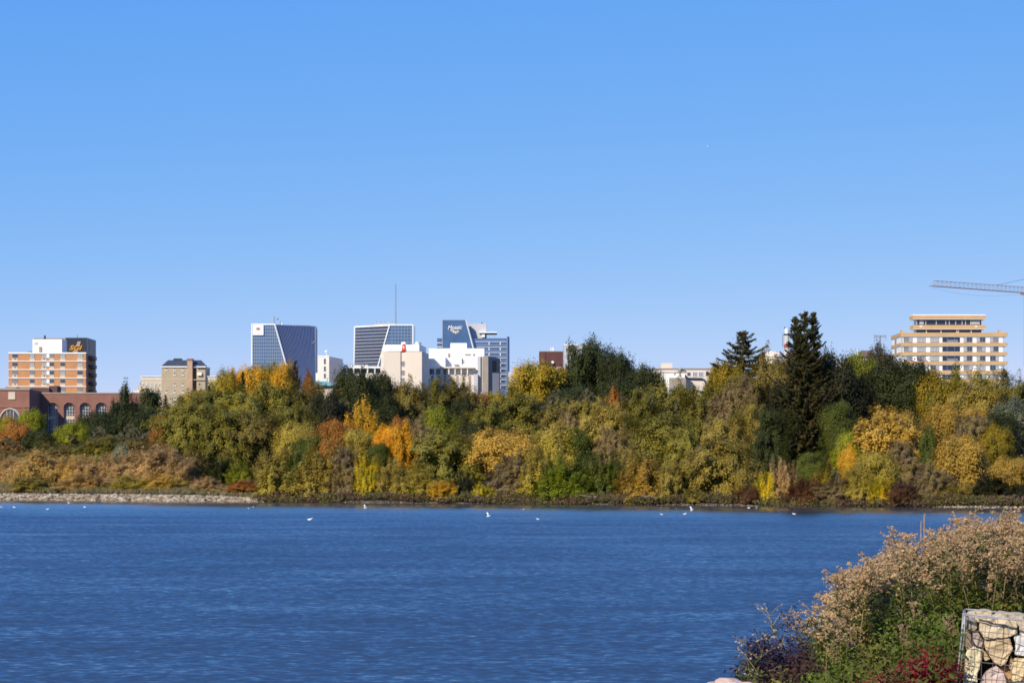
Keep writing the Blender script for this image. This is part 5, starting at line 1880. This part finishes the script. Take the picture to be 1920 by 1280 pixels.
xs = np.concatenate([np.linspace(-3.5, .4, 9), np.arange(.6, 6, .12), np.linspace(6.3, 60, 12)])
ys = np.concatenate([np.linspace(4, 10, 5), np.arange(10.3, 19, .25), np.linspace(19.5, 26, 8)])
GX, GY = np.meshgrid(xs, ys)
GZ = near_z(GX, GY) + rng.normal(0, .02, GX.shape)
GZ = np.where(GY < 10, GZ - .05 * (10 - GY), GZ)
GZ = np.where(GY > 18.5, GZ - .9 * (GY - 18.5), GZ)
nx, ny = len(xs), len(ys)
ii = np.arange(nx * ny).reshape(ny, nx)
ff = np.stack([ii[:-1, :-1], ii[:-1, 1:], ii[1:, 1:], ii[1:, :-1]], -1).reshape(-1, 4)
nb = link("near_bank", fast_mesh("near_bank", np.stack([GX, GY, GZ], -1).reshape(-1, 3), ff,
                                 mat("dark_bank_soil", (.07, .055, .035), .95, .4, 2.0, fine=.6), smooth=True))
tag(nb, kind="structure")


def veg(name, q, t, parent, ca, cb, loc=(0, 0, 0), scale=(1, 1, 1)):
    o = link(name, fast_mesh(name, q, quad_faces(len(q) // 4), LEAF, t), parent, loc, (0, 0, 0), scale)
    o.color = (*ca, 1)
    o["col2"] = list(cb)
    return o


def weed_proto(seed, hgt, nbz=17, hmin=6, hmax=11, hs=1.0):
    """stem, lance leaves, branched top with fluffy seed heads"""
    q = np.random.default_rng(seed)
    lean = q.normal(0, .10, 2)
    sp = lambda f: np.array([lean[0] * f * f * hgt, lean[1] * f * f * hgt, hgt * f])
    st = MB()
    st.tube([tuple(sp(f)) for f in (0, .35, .7, 1.0)], .005, .0022, 4)
    n = 95
    f = q.uniform(.08, .86, n)
    th = q.uniform(0, 6.28, n)
    d = np.stack([np.cos(th), np.sin(th), q.uniform(-.2, .75, n)], 1)
    L = q.uniform(.05, .105, n) * (1.15 - .5 * f)
    base = np.array([sp(k) for k in f])
    c = base + norm(d) * L[:, None] * .55
    nn = norm(np.stack([-np.cos(th) * .4, -np.sin(th) * .4, np.ones(n)], 1) + q.normal(size=(n, 3)) * .35)
    leaves = leaf_quads(c, nn, norm(d), L, L * .27)
    lt = np.clip(q.uniform(0, .8, n) + (.35 - f) * .5, 0, 1)
    P_, A_, S_ = [], [], []
    for k in range(nbz):
        f0 = q.uniform(.68, .97)
        th = q.uniform(0, 6.28)
        ln = q.uniform(.06, .15) * (1.35 - f0) * 2.0
        b0 = sp(f0)
        tipv = b0 + np.array([math.cos(th) * ln * .8, math.sin(th) * ln * .8, ln * q.uniform(.45, .9)])
        st.tube([tuple(b0), tuple((b0 + tipv) / 2 + np.array([0, 0, .01])), tuple(tipv)], .003, .0016, 3)
        for j in range(q.integers(hmin, hmax)):
            u = q.uniform(.35, 1.05)
            hc = b0 + (tipv - b0) * u + q.normal(0, .010, 3)
            s = q.uniform(.006, .0125) * hs
            m = 9
            dd = norm(q.normal(size=(m, 3)) + np.array([0, 0, .35]))
            P_.append(hc + dd * s * .5)
            A_.append(dd)
            S_.append(np.full(m, s * 1.35))
    P_, A_, S_ = np.concatenate(P_), np.concatenate(A_), np.concatenate(S_)
    nn = norm(np.cross(A_, q.normal(size=A_.shape)))
    heads = leaf_quads(P_, nn, A_, S_, S_ * .62)
    ht = q.uniform(0, 1, len(P_))
    return (st.mesh("weed_stem", mat("weed_stem", (.20, .145, .06), .8, .2, 8)),
            fast_mesh("weed_leaves", leaves, quad_faces(n), LEAF, lt),
            fast_mesh("weed_heads", heads, quad_faces(len(P_)), LEAF, ht))


WEEDS = [weed_proto(60 + i, 1.0) for i in range(8)]
ASTERS = [weed_proto(90 + i, 1.0, 12, 2, 4, .8) for i in range(3)]


def plant_spot(q, y0=12.4, y1=17.6):
    """a place on the bank in view, kept clear of the gabion"""
    while True:
        y = q.uniform(y0, y1)
        x = near_edge(y) + q.uniform(.05, 1) ** 1.0 * (0.222 * y - near_edge(y) + .25)
        if y < 13.3 and x > 2.12:
            continue
        return x, y


SIL = ([1300, 1355, 1400, 1455, 1480, 1500, 1530, 1560, 1580, 1600, 1640, 1680, 1710, 1750, 1800, 1830, 1870, 1920, 2100],
       [1290, 1215, 1190, 1172, 1155, 1135, 1118, 1090, 1062, 1045, 1030, 1005, 985, 990, 972, 953, 963, 953, 930])


def htop(px, y, py):
    """height a plant needs to reach photo row py"""
    return W(px, py, y).z - near_z1((px - 960) / F * y, y)


q = random.Random(21)
nweed = 0
while nweed < 285:
    x, y = plant_spot(q, 12.9, 17.4)
    px = x / y * F + 960
    if px < 1545 and y < 14.5:
        continue
    if y < 13.3 and q.random() < .25:
        continue
    e = x - near_edge(y)
    h = min(q.uniform(.56, .95), htop(px, y, float(np.interp(px, *SIL))) * q.uniform(.86, 1.03))
    if h < .22:
        continue
    k = nweed
    nweed += 1
    st, lv, hd = WEEDS[k % 8]
    bare = q.random() < (.32 if y < 13.9 else .46 + .36 * math.sin(x * 6.1 + 1.3) * math.sin(y * 3.7))
    if bare:
        h *= .88
        p = thing("leafy_stalk", "tall green leafy stalk without seed heads in the thicket on the near bank", "plant", (x, y, near_z1(x, y) - .02), q.uniform(0, 6.28), "green leafy stalks on the near bank")
    else:
        p = thing("seed_weed", "tall weed with tan seed heads in the thicket on the near bank", "plant", (x, y, near_z1(x, y) - .02), q.uniform(0, 6.28), "tan seed-headed weeds on the near bank")
    sc = (h * 1.15,) * 2 + (h,)
    link("stem", st, p, (0, 0, 0), (0, 0, 0), sc)
    o = link("leaves", lv, p, (0, 0, 0), (0, 0, 0), sc)
    v = q.uniform(.8, 1.25)
    if q.random() < .55:
        o.color, o["col2"] = (.125 * v, .14 * v, .016 * v, 1), [.19 * v, .15 * v, .03 * v]
    else:
        o.color, o["col2"] = (.065 * v, .115 * v, .013 * v, 1), [.13 * v, .135 * v, .018 * v]
    if bare:
        o.scale = (sc[0] * 1.3, sc[1] * 1.3, sc[2])
        link("leaves", WEEDS[(k + 3) % 8][1], p, (0, 0, 0), (0, 0, 2.0), (sc[0] * 1.3, sc[1] * 1.3, sc[2] * 1.1)).color = o.color
        p.children[-1]["col2"] = list(o["col2"])
        continue
    o = link("seed_heads", hd, p, (0, 0, 0), (0, 0, 0), (sc[0] * 1.05, sc[1] * 1.05, sc[2]))
    v = q.uniform(.85, 1.2)
    o.color, o["col2"] = (.70 * v, .51 * v, .30 * v, 1), [.54 * v, .34 * v, .16 * v]


def leafy(name, label, cat, x, y, w, h, n, L, ca, cb, seed, wl=.5, group=None, stems=True):
    """bushy plant: leaf sprays on many thin stems"""
    q = np.random.default_rng(seed)
    root = thing(name, label, cat, (x, y, near_z1(x, y) - .02), 0, group)
    ns_ = 26
    th = q.uniform(0, 6.28, ns_)
    rad = np.sqrt(q.uniform(0, 1, ns_)) * w * .5
    tops = np.stack([rad * np.cos(th), rad * np.sin(th), h * (1 - .45 * (rad / (w * .5)) ** 2) * q.uniform(.75, 1.05, ns_)], 1)
    if stems:
        mb = MB()
        for t in tops:
            mb.tube([(t[0] * .2, t[1] * .2, 0), (t[0] * .7, t[1] * .7, t[2] * .6), tuple(t)], .004, .0015, 3)
        mb.build("stems", mat("green_stem", (.06, .065, .02), .8, .2, 8), root)
    i = q.integers(0, ns_, n)
    f = q.uniform(.25, 1.03, n) ** .8
    c = tops[i] * f[:, None]
    c[:, :2] = tops[i][:, :2] * (.2 + .8 * f[:, None])
    c = c + q.normal(0, L * .9, (n, 3))
    c[:, 2] = np.abs(c[:, 2])
    nn = norm(q.normal(size=(n, 3)) * .6 + np.array([-.1, -.2, .6]) + norm(c) * .4)
    al = norm(q.normal(size=(n, 3)) + np.array([0, 0, .2]))
    LL = q.uniform(.6, 1.25, n) * L
    t = np.clip(q.uniform(0, 1, ns_)[i] * .6 + q.uniform(0, .5, n), 0, 1)
    veg("leaves", leaf_quads(c, nn, al, LL, LL * wl), t, root, ca, cb)
    return root


def at(px, y):
    return (px - 960) / F * y


G1, G2 = (.048, .098, .010), (.14, .185, .016)
for (px, y, py, w, n, L, ca, cb, lab) in (
        (1450, 13.7, 1176, .60, 12000, .032, (.070, .030, .036), (.050, .026, .040), "dark purple shrub at the water side of the near bank, lower of the pair"),
        (1482, 14.1, 1150, .46, 7000, .032, (.060, .034, .050), (.045, .032, .055), "dark purple shrub with its tip against the water, taller of the pair"),
        (1515, 13.5, 1196, .46, 6500, .032, (.085, .034, .026), (.070, .036, .028), "dark red-brown shrub right of the two purple shrubs")):
    leafy("purple_shrub", lab, "shrub", at(px, y), y, w, htop(px, y, py), n, L, ca, cb, int(px), .34)
gq = random.Random(5)
spots = [(1392, 13.3, 1222, .20), (1425, 13.0, 1246, .26), (1385, 13.0, 1250, .20), (1462, 12.9, 1250, .28), (1510, 12.8, 1248, .30), (1560, 13.0, 1226, .34), (1535, 13.9, 1180, .26), (1600, 12.9, 1212, .32),
         (1580, 13.6, 1170, .3), (1640, 12.9, 1190, .32), (1690, 13.0, 1150, .34), (1735, 13.1, 1128, .34), (1680, 13.7, 1110, .36), (1760, 13.5, 1098, .34), (1640, 14.2, 1100, .34),
         (1600, 14.4, 1088, .3), (1700, 14.6, 1062, .34), (1720, 14.2, 1088, .30), (1785, 14.4, 1072, .34), (1850, 14.9, 1010, .22), (1842, 15.6, 992, .18), (1870, 14.6, 1050, .30), (1905, 14.4, 1058, .34),
         (1925, 13.6, 1110, .36), (1890, 13.5, 1118, .32), (1850, 13.6, 1122, .30), (1780, 12.8, 1150, .20), (1660, 15.0, 1050, .3), (1740, 14.0, 1075, .34), (1810, 15.2, 1012, .28), (1900, 15.2, 1000, .3), (1830, 13.9, 1095, .34), (1700, 13.4, 1118, .34), (1620, 13.5, 1140, .32), (1545, 14.6, 1140, .24), (1770, 15.2, 1040, .3), (1822, 14.2, 1070, .3)]
for k, (px, y, py, w) in enumerate(spots):
    v = gq.uniform(.85, 1.25)
    g1, g2 = (G1, G2) if k % 3 else ((.095, .110, .014), (.18, .16, .03))
    leafy("leafy_weed", "low green leafy weed among tan seed heads on the near bank", "plant", at(px, y), y, w, max(.15, htop(px, y, py)), 1300, .033,
          tuple(c * v for c in g1), tuple(c * v for c in g2), 100 + k, .42, "green leafy weeds on the near bank")
leafy("red_creeper", "crimson creeper spreading low beside the wire basket", "plant", at(1738, 12.5), 12.5, .36, htop(1738, 12.5, 1205), 2600, .026, (.34, .022, .026), (.16, .018, .02), 31, .36)
leafy("red_creeper", "dull red creeper at the bottom edge left of the crimson one", "plant", at(1668, 12.3), 12.3, .42, htop(1690, 12.3, 1236), 2400, .026, (.28, .04, .03), (.20, .07, .035), 32, .36)
leafy("red_creeper", "dark red vine climbing behind the wire basket's corner", "plant", at(1790, 13.0), 13.0, .16, htop(1790, 13, 1160), 700, .026, (.15, .018, .02), (.08, .022, .016), 33, .36)
# pale aster sprays at the water side
for (px, y, py, lab) in ((1392, 13.5, 1184, "airy weed with small white heads leaning over the water, lowest on the bank"),
                         (1425, 13.7, 1188, "airy weed with small white heads just left of the purple shrubs"),
                         (1496, 14.3, 1132, "airy weed with small white heads above the purple shrubs"),):
    h = htop(px, y, py)
    st, lv, hd = ASTERS[int(px) % 3]
    x = at(px, y)
    p = thing("white_aster", lab, "plant", (x, y, near_z1(x, y) - .02), px * .1)
    link("stem", st, p, (0, 0, 0), (0, 0, 0), (h * 1.1, h * 1.1, h))
    o = link("leaves", lv, p, (0, 0, 0), (0, 0, 0), (h * 1.1, h * 1.1, h))
    o.color, o["col2"] = (.06, .10, .03, 1), [.10, .12, .04]
    o = link("seed_heads", hd, p, (0, 0, 0), (0, 0, 0), (h * 1.1, h * 1.1, h))
    o.color, o["col2"] = (.66, .60, .52, 1), [.5, .42, .34]
# seed heads standing in front of the green weeds lower down the bank
for k in range(40):
    if k < 16:
        px, y, py = q.uniform(1545, 1795), q.uniform(12.55, 13.3), q.uniform(1110, 1240)
    else:
        px, y, py = q.uniform(1800, 1925), q.uniform(13.5, 14.3), q.uniform(1005, 1125)
    h = max(.25, htop(px, y, py))
    st, lv, hd = WEEDS[k % 8]
    x = at(px, y)
    p = thing("seed_weed", "tall weed with tan seed heads in the thicket on the near bank", "plant", (x, y, near_z1(x, y) - .02), q.uniform(0, 6.28), "tan seed-headed weeds on the near bank")
    sc = (min(h, .7),) * 2 + (h,)
    link("stem", st, p, (0, 0, 0), (0, 0, 0), sc)
    o = link("leaves", lv, p, (0, 0, 0), (0, 0, 0), sc)
    v = q.uniform(.8, 1.2)
    o.color, o["col2"] = (.09 * v, .125 * v, .014 * v, 1), [.16 * v, .15 * v, .022 * v]
    o = link("seed_heads", hd, p, (0, 0, 0), (0, 0, 0), sc)
    o.color, o["col2"] = (.70 * v, .52 * v, .32 * v, 1), [.52 * v, .33 * v, .17 * v]
# two dry spikes rising over the thicket
for (px, y, ztop_py, lab) in ((1733, 15.0, 962, "tall dry brown flower spike standing above the thicket"), (1727, 15.1, 976, "shorter dry spike left of the tall one")):
    x = at(px, y)
    z0 = near_z1(x, y)
    hh = W(px, ztop_py, y).z - z0
    p = thing("dry_spike", lab, "plant", (x, y, z0))
    MB().tube([(0, 0, -.02), (0, 0, hh * .6), (.004, 0, hh)], .0025, .0018, 5).build("stem", mat("dry_stem", (.3, .19, .13), .9, .2, 8), p)
    MB().lathe([(.002, hh * .80), (.0055, hh * .82), (.004, hh * .85), (.006, hh * .88), (.0045, hh * .91), (.0058, hh * .95), (.002, hh)], (0, 0, 0), 7).build("spike", mat("dry_stem", (.3, .19, .13)), p)

# undergrowth that closes the thicket floor
qn = np.random.default_rng(77)
n = 24000
y = qn.uniform(11.6, 18.2, n)
x = near_edge(y) - .12 + qn.uniform(0, 1, n) * (.225 * y - near_edge(y) + .5)
keep = ~((x > 2.25) & (y < 13.25) & (y > 11.0))
x, y = x[keep], y[keep]
n = len(x)
hgt = np.clip(.18 + .30 * (x - near_edge(y)), .08, .38)
z = near_z(x, y) + qn.uniform(0, 1, n) * hgt
c = np.stack([x, y, z], 1)
nn_ = norm(qn.normal(size=(n, 3)) * .6 + np.array([-.15, -.35, .6]))
al = norm(qn.normal(size=(n, 3)) + np.array([0, 0, .6]))
LL = qn.uniform(.018, .05, n)
patch = .5 + .5 * np.sin(x * 5.1 + 1) * np.sin(y * 3.3)
ug = veg("undergrowth", leaf_quads(c, nn_, al, LL, LL * qn.uniform(.2, .5, n)), np.clip(patch * .6 + qn.uniform(0, .5, n), 0, 1), None, (.045, .078, .008), (.125, .115, .022))
tag(ug, "tangled low leaves and dry stalks under the weeds on the near bank", "undergrowth", None, "stuff")

# the same tangle goes on beyond the frame to the right
n = 60000
y = qn.uniform(9.5, 19.0, n)
x = .225 * y + .3 + qn.uniform(0, 1, n) ** 1.4 * 9
z = near_z(x, y) - np.where(y < 10, .05 * (10 - y), 0) - np.where(y > 18.5, .9 * (y - 18.5), 0) + qn.uniform(0, 1, n) * (.55 + .25 * np.sin(x * 2.1) * np.sin(y * 1.7))
LL = qn.uniform(.04, .10, n)
ug2 = veg("undergrowth", leaf_quads(np.stack([x, y, z], 1), norm(qn.normal(size=(n, 3)) * .6 + np.array([-.15, -.35, .6])), norm(qn.normal(size=(n, 3)) + np.array([0, 0, .6])), LL, LL * .4),
          np.clip((.5 + .5 * np.sin(x * 3.1) * np.sin(y * 2.3)) * .6 + qn.uniform(0, .5, n), 0, 1), None, (.050, .080, .010), (.20, .15, .07))
tag(ug2, "tangled low weeds going on beyond the wire basket", "undergrowth", None, "stuff")

# boulders at the bank's foot
PINKROCK = mat("pink_granite", (.50, .36, .29), .8, .18, 6, fine=.4)
for (px, py, y, s, lab) in ((1372, 1284, 12.9, .17, "pinkish boulder at the bottom edge where bank meets water"),
                            (1340, 1287, 13.0, .10, "small pale boulder at the bottom edge left of the pinkish boulder"),
                            (1403, 1292, 12.7, .14, "tan boulder half hidden under weeds at the bottom edge")):
    p = W(px, py, y)
    me = rock_mesh("boulder", int(px), 3, PINKROCK)
    o = link("boulder", me, None, p, (.2, .1, px), (s * 1.3, s, s * .9))
    tag(o, lab, "boulder")

# gabion basket
gy = 12.6
gl = W(1806, 1150, gy)
gab = thing("gabion_basket", "rusty grey wire mesh gabion basket filled with tan stones at lower right", "gabion", (gl.x, gy, gl.z - .95))
gab.rotation_euler = (0, math.radians(5.0), math.radians(-12))
gab.location = gl - gab.rotation_euler.to_matrix() @ Vector((0, 0, .95))
WIRE = mat("galvanised_wire", (.33, .32, .33), .5, .2, 12, metal=.4)
WIRED = mat("weathered_wire", (.17, .15, .14), .6, .25, 12, metal=.3)
GWD, GHT, GDP = .95, .95, .42
wq = random.Random(9)


def wire(name, a, c, r, m, wob=.008):
    a, c = Vector(a), Vector(c)
    pts = [a.lerp(c, k / 8) + Vector((wq.uniform(-wob, wob), wq.uniform(-.004, .004), wq.uniform(-wob, wob))) * (0 < k < 8) for k in range(9)]
    return MB().tube(pts, r, r, 6).build(name, m, gab, smooth=True)


for (a, c) in (((0, 0, 0), (0, 0, GHT)), ((GWD, 0, 0), (GWD, 0, GHT)), ((0, GDP, 0), (0, GDP, GHT)), ((0, 0, GHT), (GWD, 0, GHT)),
               ((0, 0, GHT), (0, GDP, GHT)), ((0, GDP, GHT), (GWD, GDP, GHT)), ((0, 0, 0), (GWD, 0, 0)), ((GWD, 0, GHT), (GWD, GDP, GHT))):
    wire("frame_wire", a, c, .0046, WIRE, .003)
wire("frame_wire", (0.012, -.004, 0), (.012, -.004, GHT), .0026, WIRE, .004)
wire("lacing_wire", (0, -.006, GHT - .006), (GWD, -.008, GHT - .012), .003, WIRE, .007)
for k in range(1, 12):
    z_ = GHT - .082 * k
    wire("mesh_wire", (0, -.004, z_), (GWD, -.004, z_ - .004), .0019, WIRED, .007)
    wire("mesh_wire", (0, 0, z_), (0, GDP, z_), .0019, WIRED, .005)
for k in range(1, 16):
    x_ = .0595 * k
    wire("mesh_wire", (x_, -.001, 0), (x_, -.001, GHT), .0015, WIRED, .005)
for k in range(1, 12):
    wire("mesh_wire", (.082 * k - .02, 0, GHT), (.082 * k - .02, GDP, GHT), .0015, WIRED, .005)


def stone_mat2(name, col, col2):
    m, t, b_ = new_mat(name)
    tc = t.nodes.new("ShaderNodeTexCoord")
    n1 = t.nodes.new("ShaderNodeTexNoise")
    n1.inputs['Scale'].default_value = 9
    n1.inputs['Detail'].default_value = 6
    n1.inputs['Roughness'].default_value = .65
    t.links.new(tc.outputs['Object'], n1.inputs['Vector'])
    cr = t.nodes.new("ShaderNodeValToRGB")
    cr.color_ramp.elements[0].position = .35
    cr.color_ramp.elements[0].color = (*col2, 1)
    cr.color_ramp.elements[1].position = .62
    cr.color_ramp.elements[1].color = (*col, 1)
    t.links.new(n1.outputs[0], cr.inputs[0])
    t.links.new(cr.outputs[0], b_.inputs['Base Color'])
    b_.inputs['Roughness'].default_value = .85
    n2 = t.nodes.new("ShaderNodeTexNoise")
    n2.inputs['Scale'].default_value = 40
    n2.inputs['Detail'].default_value = 5
    t.links.new(tc.outputs['Object'], n2.inputs['Vector'])
    bp = t.nodes.new("ShaderNodeBump")
    bp.inputs['Strength'].default_value = .6
    bp.inputs['Distance'].default_value = .01
    t.links.new(n2.outputs[0], bp.inputs['Height'])
    t.links.new(bp.outputs[0], b_.inputs['Normal'])
    return m


def gab_stone(label, poly, col, col2, depth=.28, dy=.02, seed=0):
    """rough block whose face follows a photo outline, just behind the wires"""
    Yf = gy + dy
    P_ = [W(px, py, Yf) for (px, py) in poly]
    cen = sum(P_, Vector()) / len(P_)
    bm = bmesh.new()
    fr_ = [bm.verts.new(p - cen) for p in P_]
    bk = [bm.verts.new((p - cen) * .86 + Vector((depth * .21, depth, 0))) for p in P_]
    bm.faces.new(fr_)
    bm.faces.new(bk[::-1])
    k = len(P_)
    for i in range(k):
        j = (i + 1) % k
        bm.faces.new((fr_[j], fr_[i], bk[i], bk[j]))
    bmesh.ops.recalc_face_normals(bm, faces=bm.faces)
    bmesh.ops.bevel(bm, geom=list(bm.edges), offset=.008, segments=2, affect='EDGES', profile=.6, clamp_overlap=True)
    bmesh.ops.triangulate(bm, faces=bm.faces)
    bmesh.ops.subdivide_edges(bm, edges=[e for e in bm.edges if e.calc_length() > .03], cuts=2, use_grid_fill=True)
    q_ = np.random.default_rng(seed)
    ph = q_.uniform(0, 6, 6)
    for v in bm.verts:
        p = v.co
        d_ = q_.normal(0, .0022) + .006 * math.sin(p.x * 38 + ph[0]) * math.sin(p.z * 33 + ph[1]) + .004 * math.sin(p.x * 90 + p.z * 70 + ph[2])
        v.co.y += d_
        v.co.x += .003 * math.sin(p.z * 60 + ph[3])
        v.co.z += .003 * math.sin(p.x * 60 + ph[4])
    me = bpy.data.meshes.new("gabion_stone")
    bm.to_mesh(me)
    bm.free()
    me.materials.append(stone_mat2("gabion_stone", col, col2))
    o_ = link("gabion_stone", me, None, cen)
    return tag(o_, label, "stone")


S = gab_stone
S("large tan stone under the top wire of the basket", [(1834, 1152), (1880, 1154), (1906, 1166), (1909, 1188), (1893, 1193), (1882, 1196), (1846, 1198), (1836, 1180)], (.64, .52, .34), (.50, .38, .24), seed=1)
S("wedge shaped tan stone pointing down in the basket's middle", [(1846, 1200), (1895, 1196), (1898, 1215), (1889, 1240), (1876, 1248), (1864, 1242), (1846, 1216)], (.58, .44, .27), (.46, .33, .19), dy=.03, seed=2)
S("small rounded grey stone in the basket's top left corner", [(1812, 1163), (1822, 1158), (1832, 1164), (1832, 1178), (1824, 1184), (1812, 1181)], (.36, .31, .24), (.27, .22, .17), dy=.05, seed=3)
S("mottled grey pink stone beside the tall pale stone", [(1822, 1188), (1834, 1184), (1844, 1202), (1842, 1212), (1830, 1209), (1824, 1200)], (.46, .37, .31), (.22, .16, .14), dy=.05, seed=4)
S("tall pale yellow stone at the basket's left side", [(1811, 1218), (1826, 1211), (1841, 1218), (1841, 1236), (1833, 1262), (1831, 1310), (1806, 1310), (1807, 1250)], (.70, .60, .40), (.58, .47, .28), seed=5)
S("pink granite stone at the basket's bottom", [(1849, 1256), (1868, 1249), (1884, 1262), (1890, 1290), (1880, 1310), (1838, 1310), (1836, 1284)], (.60, .47, .41), (.50, .37, .32), seed=6)
S("white stone at the right edge of the picture", [(1902, 1192), (1925, 1188), (1950, 1196), (1948, 1226), (1926, 1231), (1903, 1226)], (.66, .63, .60), (.52, .49, .46), seed=7)
S("yellow tan stone below the white stone", [(1900, 1232), (1924, 1234), (1936, 1242), (1922, 1268), (1906, 1280), (1894, 1274), (1896, 1252)], (.66, .52, .30), (.52, .39, .21), seed=8)
S("grey stone in the basket's lower right corner", [(1914, 1275), (1930, 1264), (1960, 1268), (1960, 1310), (1908, 1310)], (.33, .34, .36), (.24, .25, .27), seed=9)
S("orange brown stone tucked behind the pink granite", [(1870, 1250), (1890, 1248), (1897, 1264), (1893, 1300), (1878, 1290)], (.46, .28, .14), (.36, .2, .1), dy=.08, seed=10)
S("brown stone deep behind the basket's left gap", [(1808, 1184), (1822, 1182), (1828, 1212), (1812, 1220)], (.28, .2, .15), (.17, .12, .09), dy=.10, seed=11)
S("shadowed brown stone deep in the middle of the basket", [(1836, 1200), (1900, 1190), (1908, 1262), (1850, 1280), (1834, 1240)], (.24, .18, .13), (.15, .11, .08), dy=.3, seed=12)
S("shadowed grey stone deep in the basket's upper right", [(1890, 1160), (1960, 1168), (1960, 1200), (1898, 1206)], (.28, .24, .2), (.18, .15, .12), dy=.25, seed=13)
for k, (x0, x1, z0, z1) in enumerate(((.02, .32, .02, .30), (.33, .62, .02, .34), (.63, .92, .02, .40), (.45, .92, .42, .66))):
    P4 = gab.location
    bm_pts = []
    me = rock_mesh("gabion_stone", 300 + k, 3, stone_mat2("gabion_stone", (.5, .4, .27), (.38, .29, .19)), 1.0)
    o_ = link("gabion_stone", me, None, (P4.x + (x0 + x1) / 2 + .02, gy + .25, P4.z + (z0 + z1) / 2), (0, 0, k), ((x1 - x0) * 1.1, .42, (z1 - z0) * 1.15))
    tag(o_, ["tan stone at the foot of the basket, left", "tan stone at the foot of the basket, middle", "tan stone at the foot of the basket, right", "tan stone outside the picture in the basket's right half"][k], "stone")

S("tan stone on top of the basket behind the top wire, left", [(1812, 1148), (1838, 1143), (1862, 1146), (1862, 1166), (1814, 1166)], (.50, .41, .28), (.38, .3, .19), depth=.2, dy=.2, seed=14)
S("grey tan stone on top of the basket behind the top wire, right", [(1864, 1147), (1900, 1149), (1935, 1155), (1935, 1176), (1866, 1170)], (.46, .39, .29), (.36, .29, .2), depth=.2, dy=.2, seed=15)

S("small tan chip wedged between the wedge stone and the tall pale stone", [(1841, 1214), (1849, 1222), (1856, 1234), (1846, 1238), (1840, 1228)], (.50, .38, .22), (.38, .27, .15), depth=.15, dy=.05, seed=16)
S("small brown chip wedged between wedge stone and yellow tan stone", [(1891, 1240), (1897, 1226), (1901, 1246), (1896, 1258), (1888, 1250)], (.34, .24, .15), (.24, .16, .1), depth=.15, dy=.06, seed=17)
S("flat cream stone squeezed under the top wire at the picture edge", [(1908, 1170), (1940, 1176), (1940, 1190), (1912, 1188)], (.60, .50, .34), (.48, .38, .24), depth=.2, dy=.04, seed=18)

print("objects", len(bpy.data.objects), "tris", sum(len(m.polygons) * 2 for m in bpy.data.meshes))
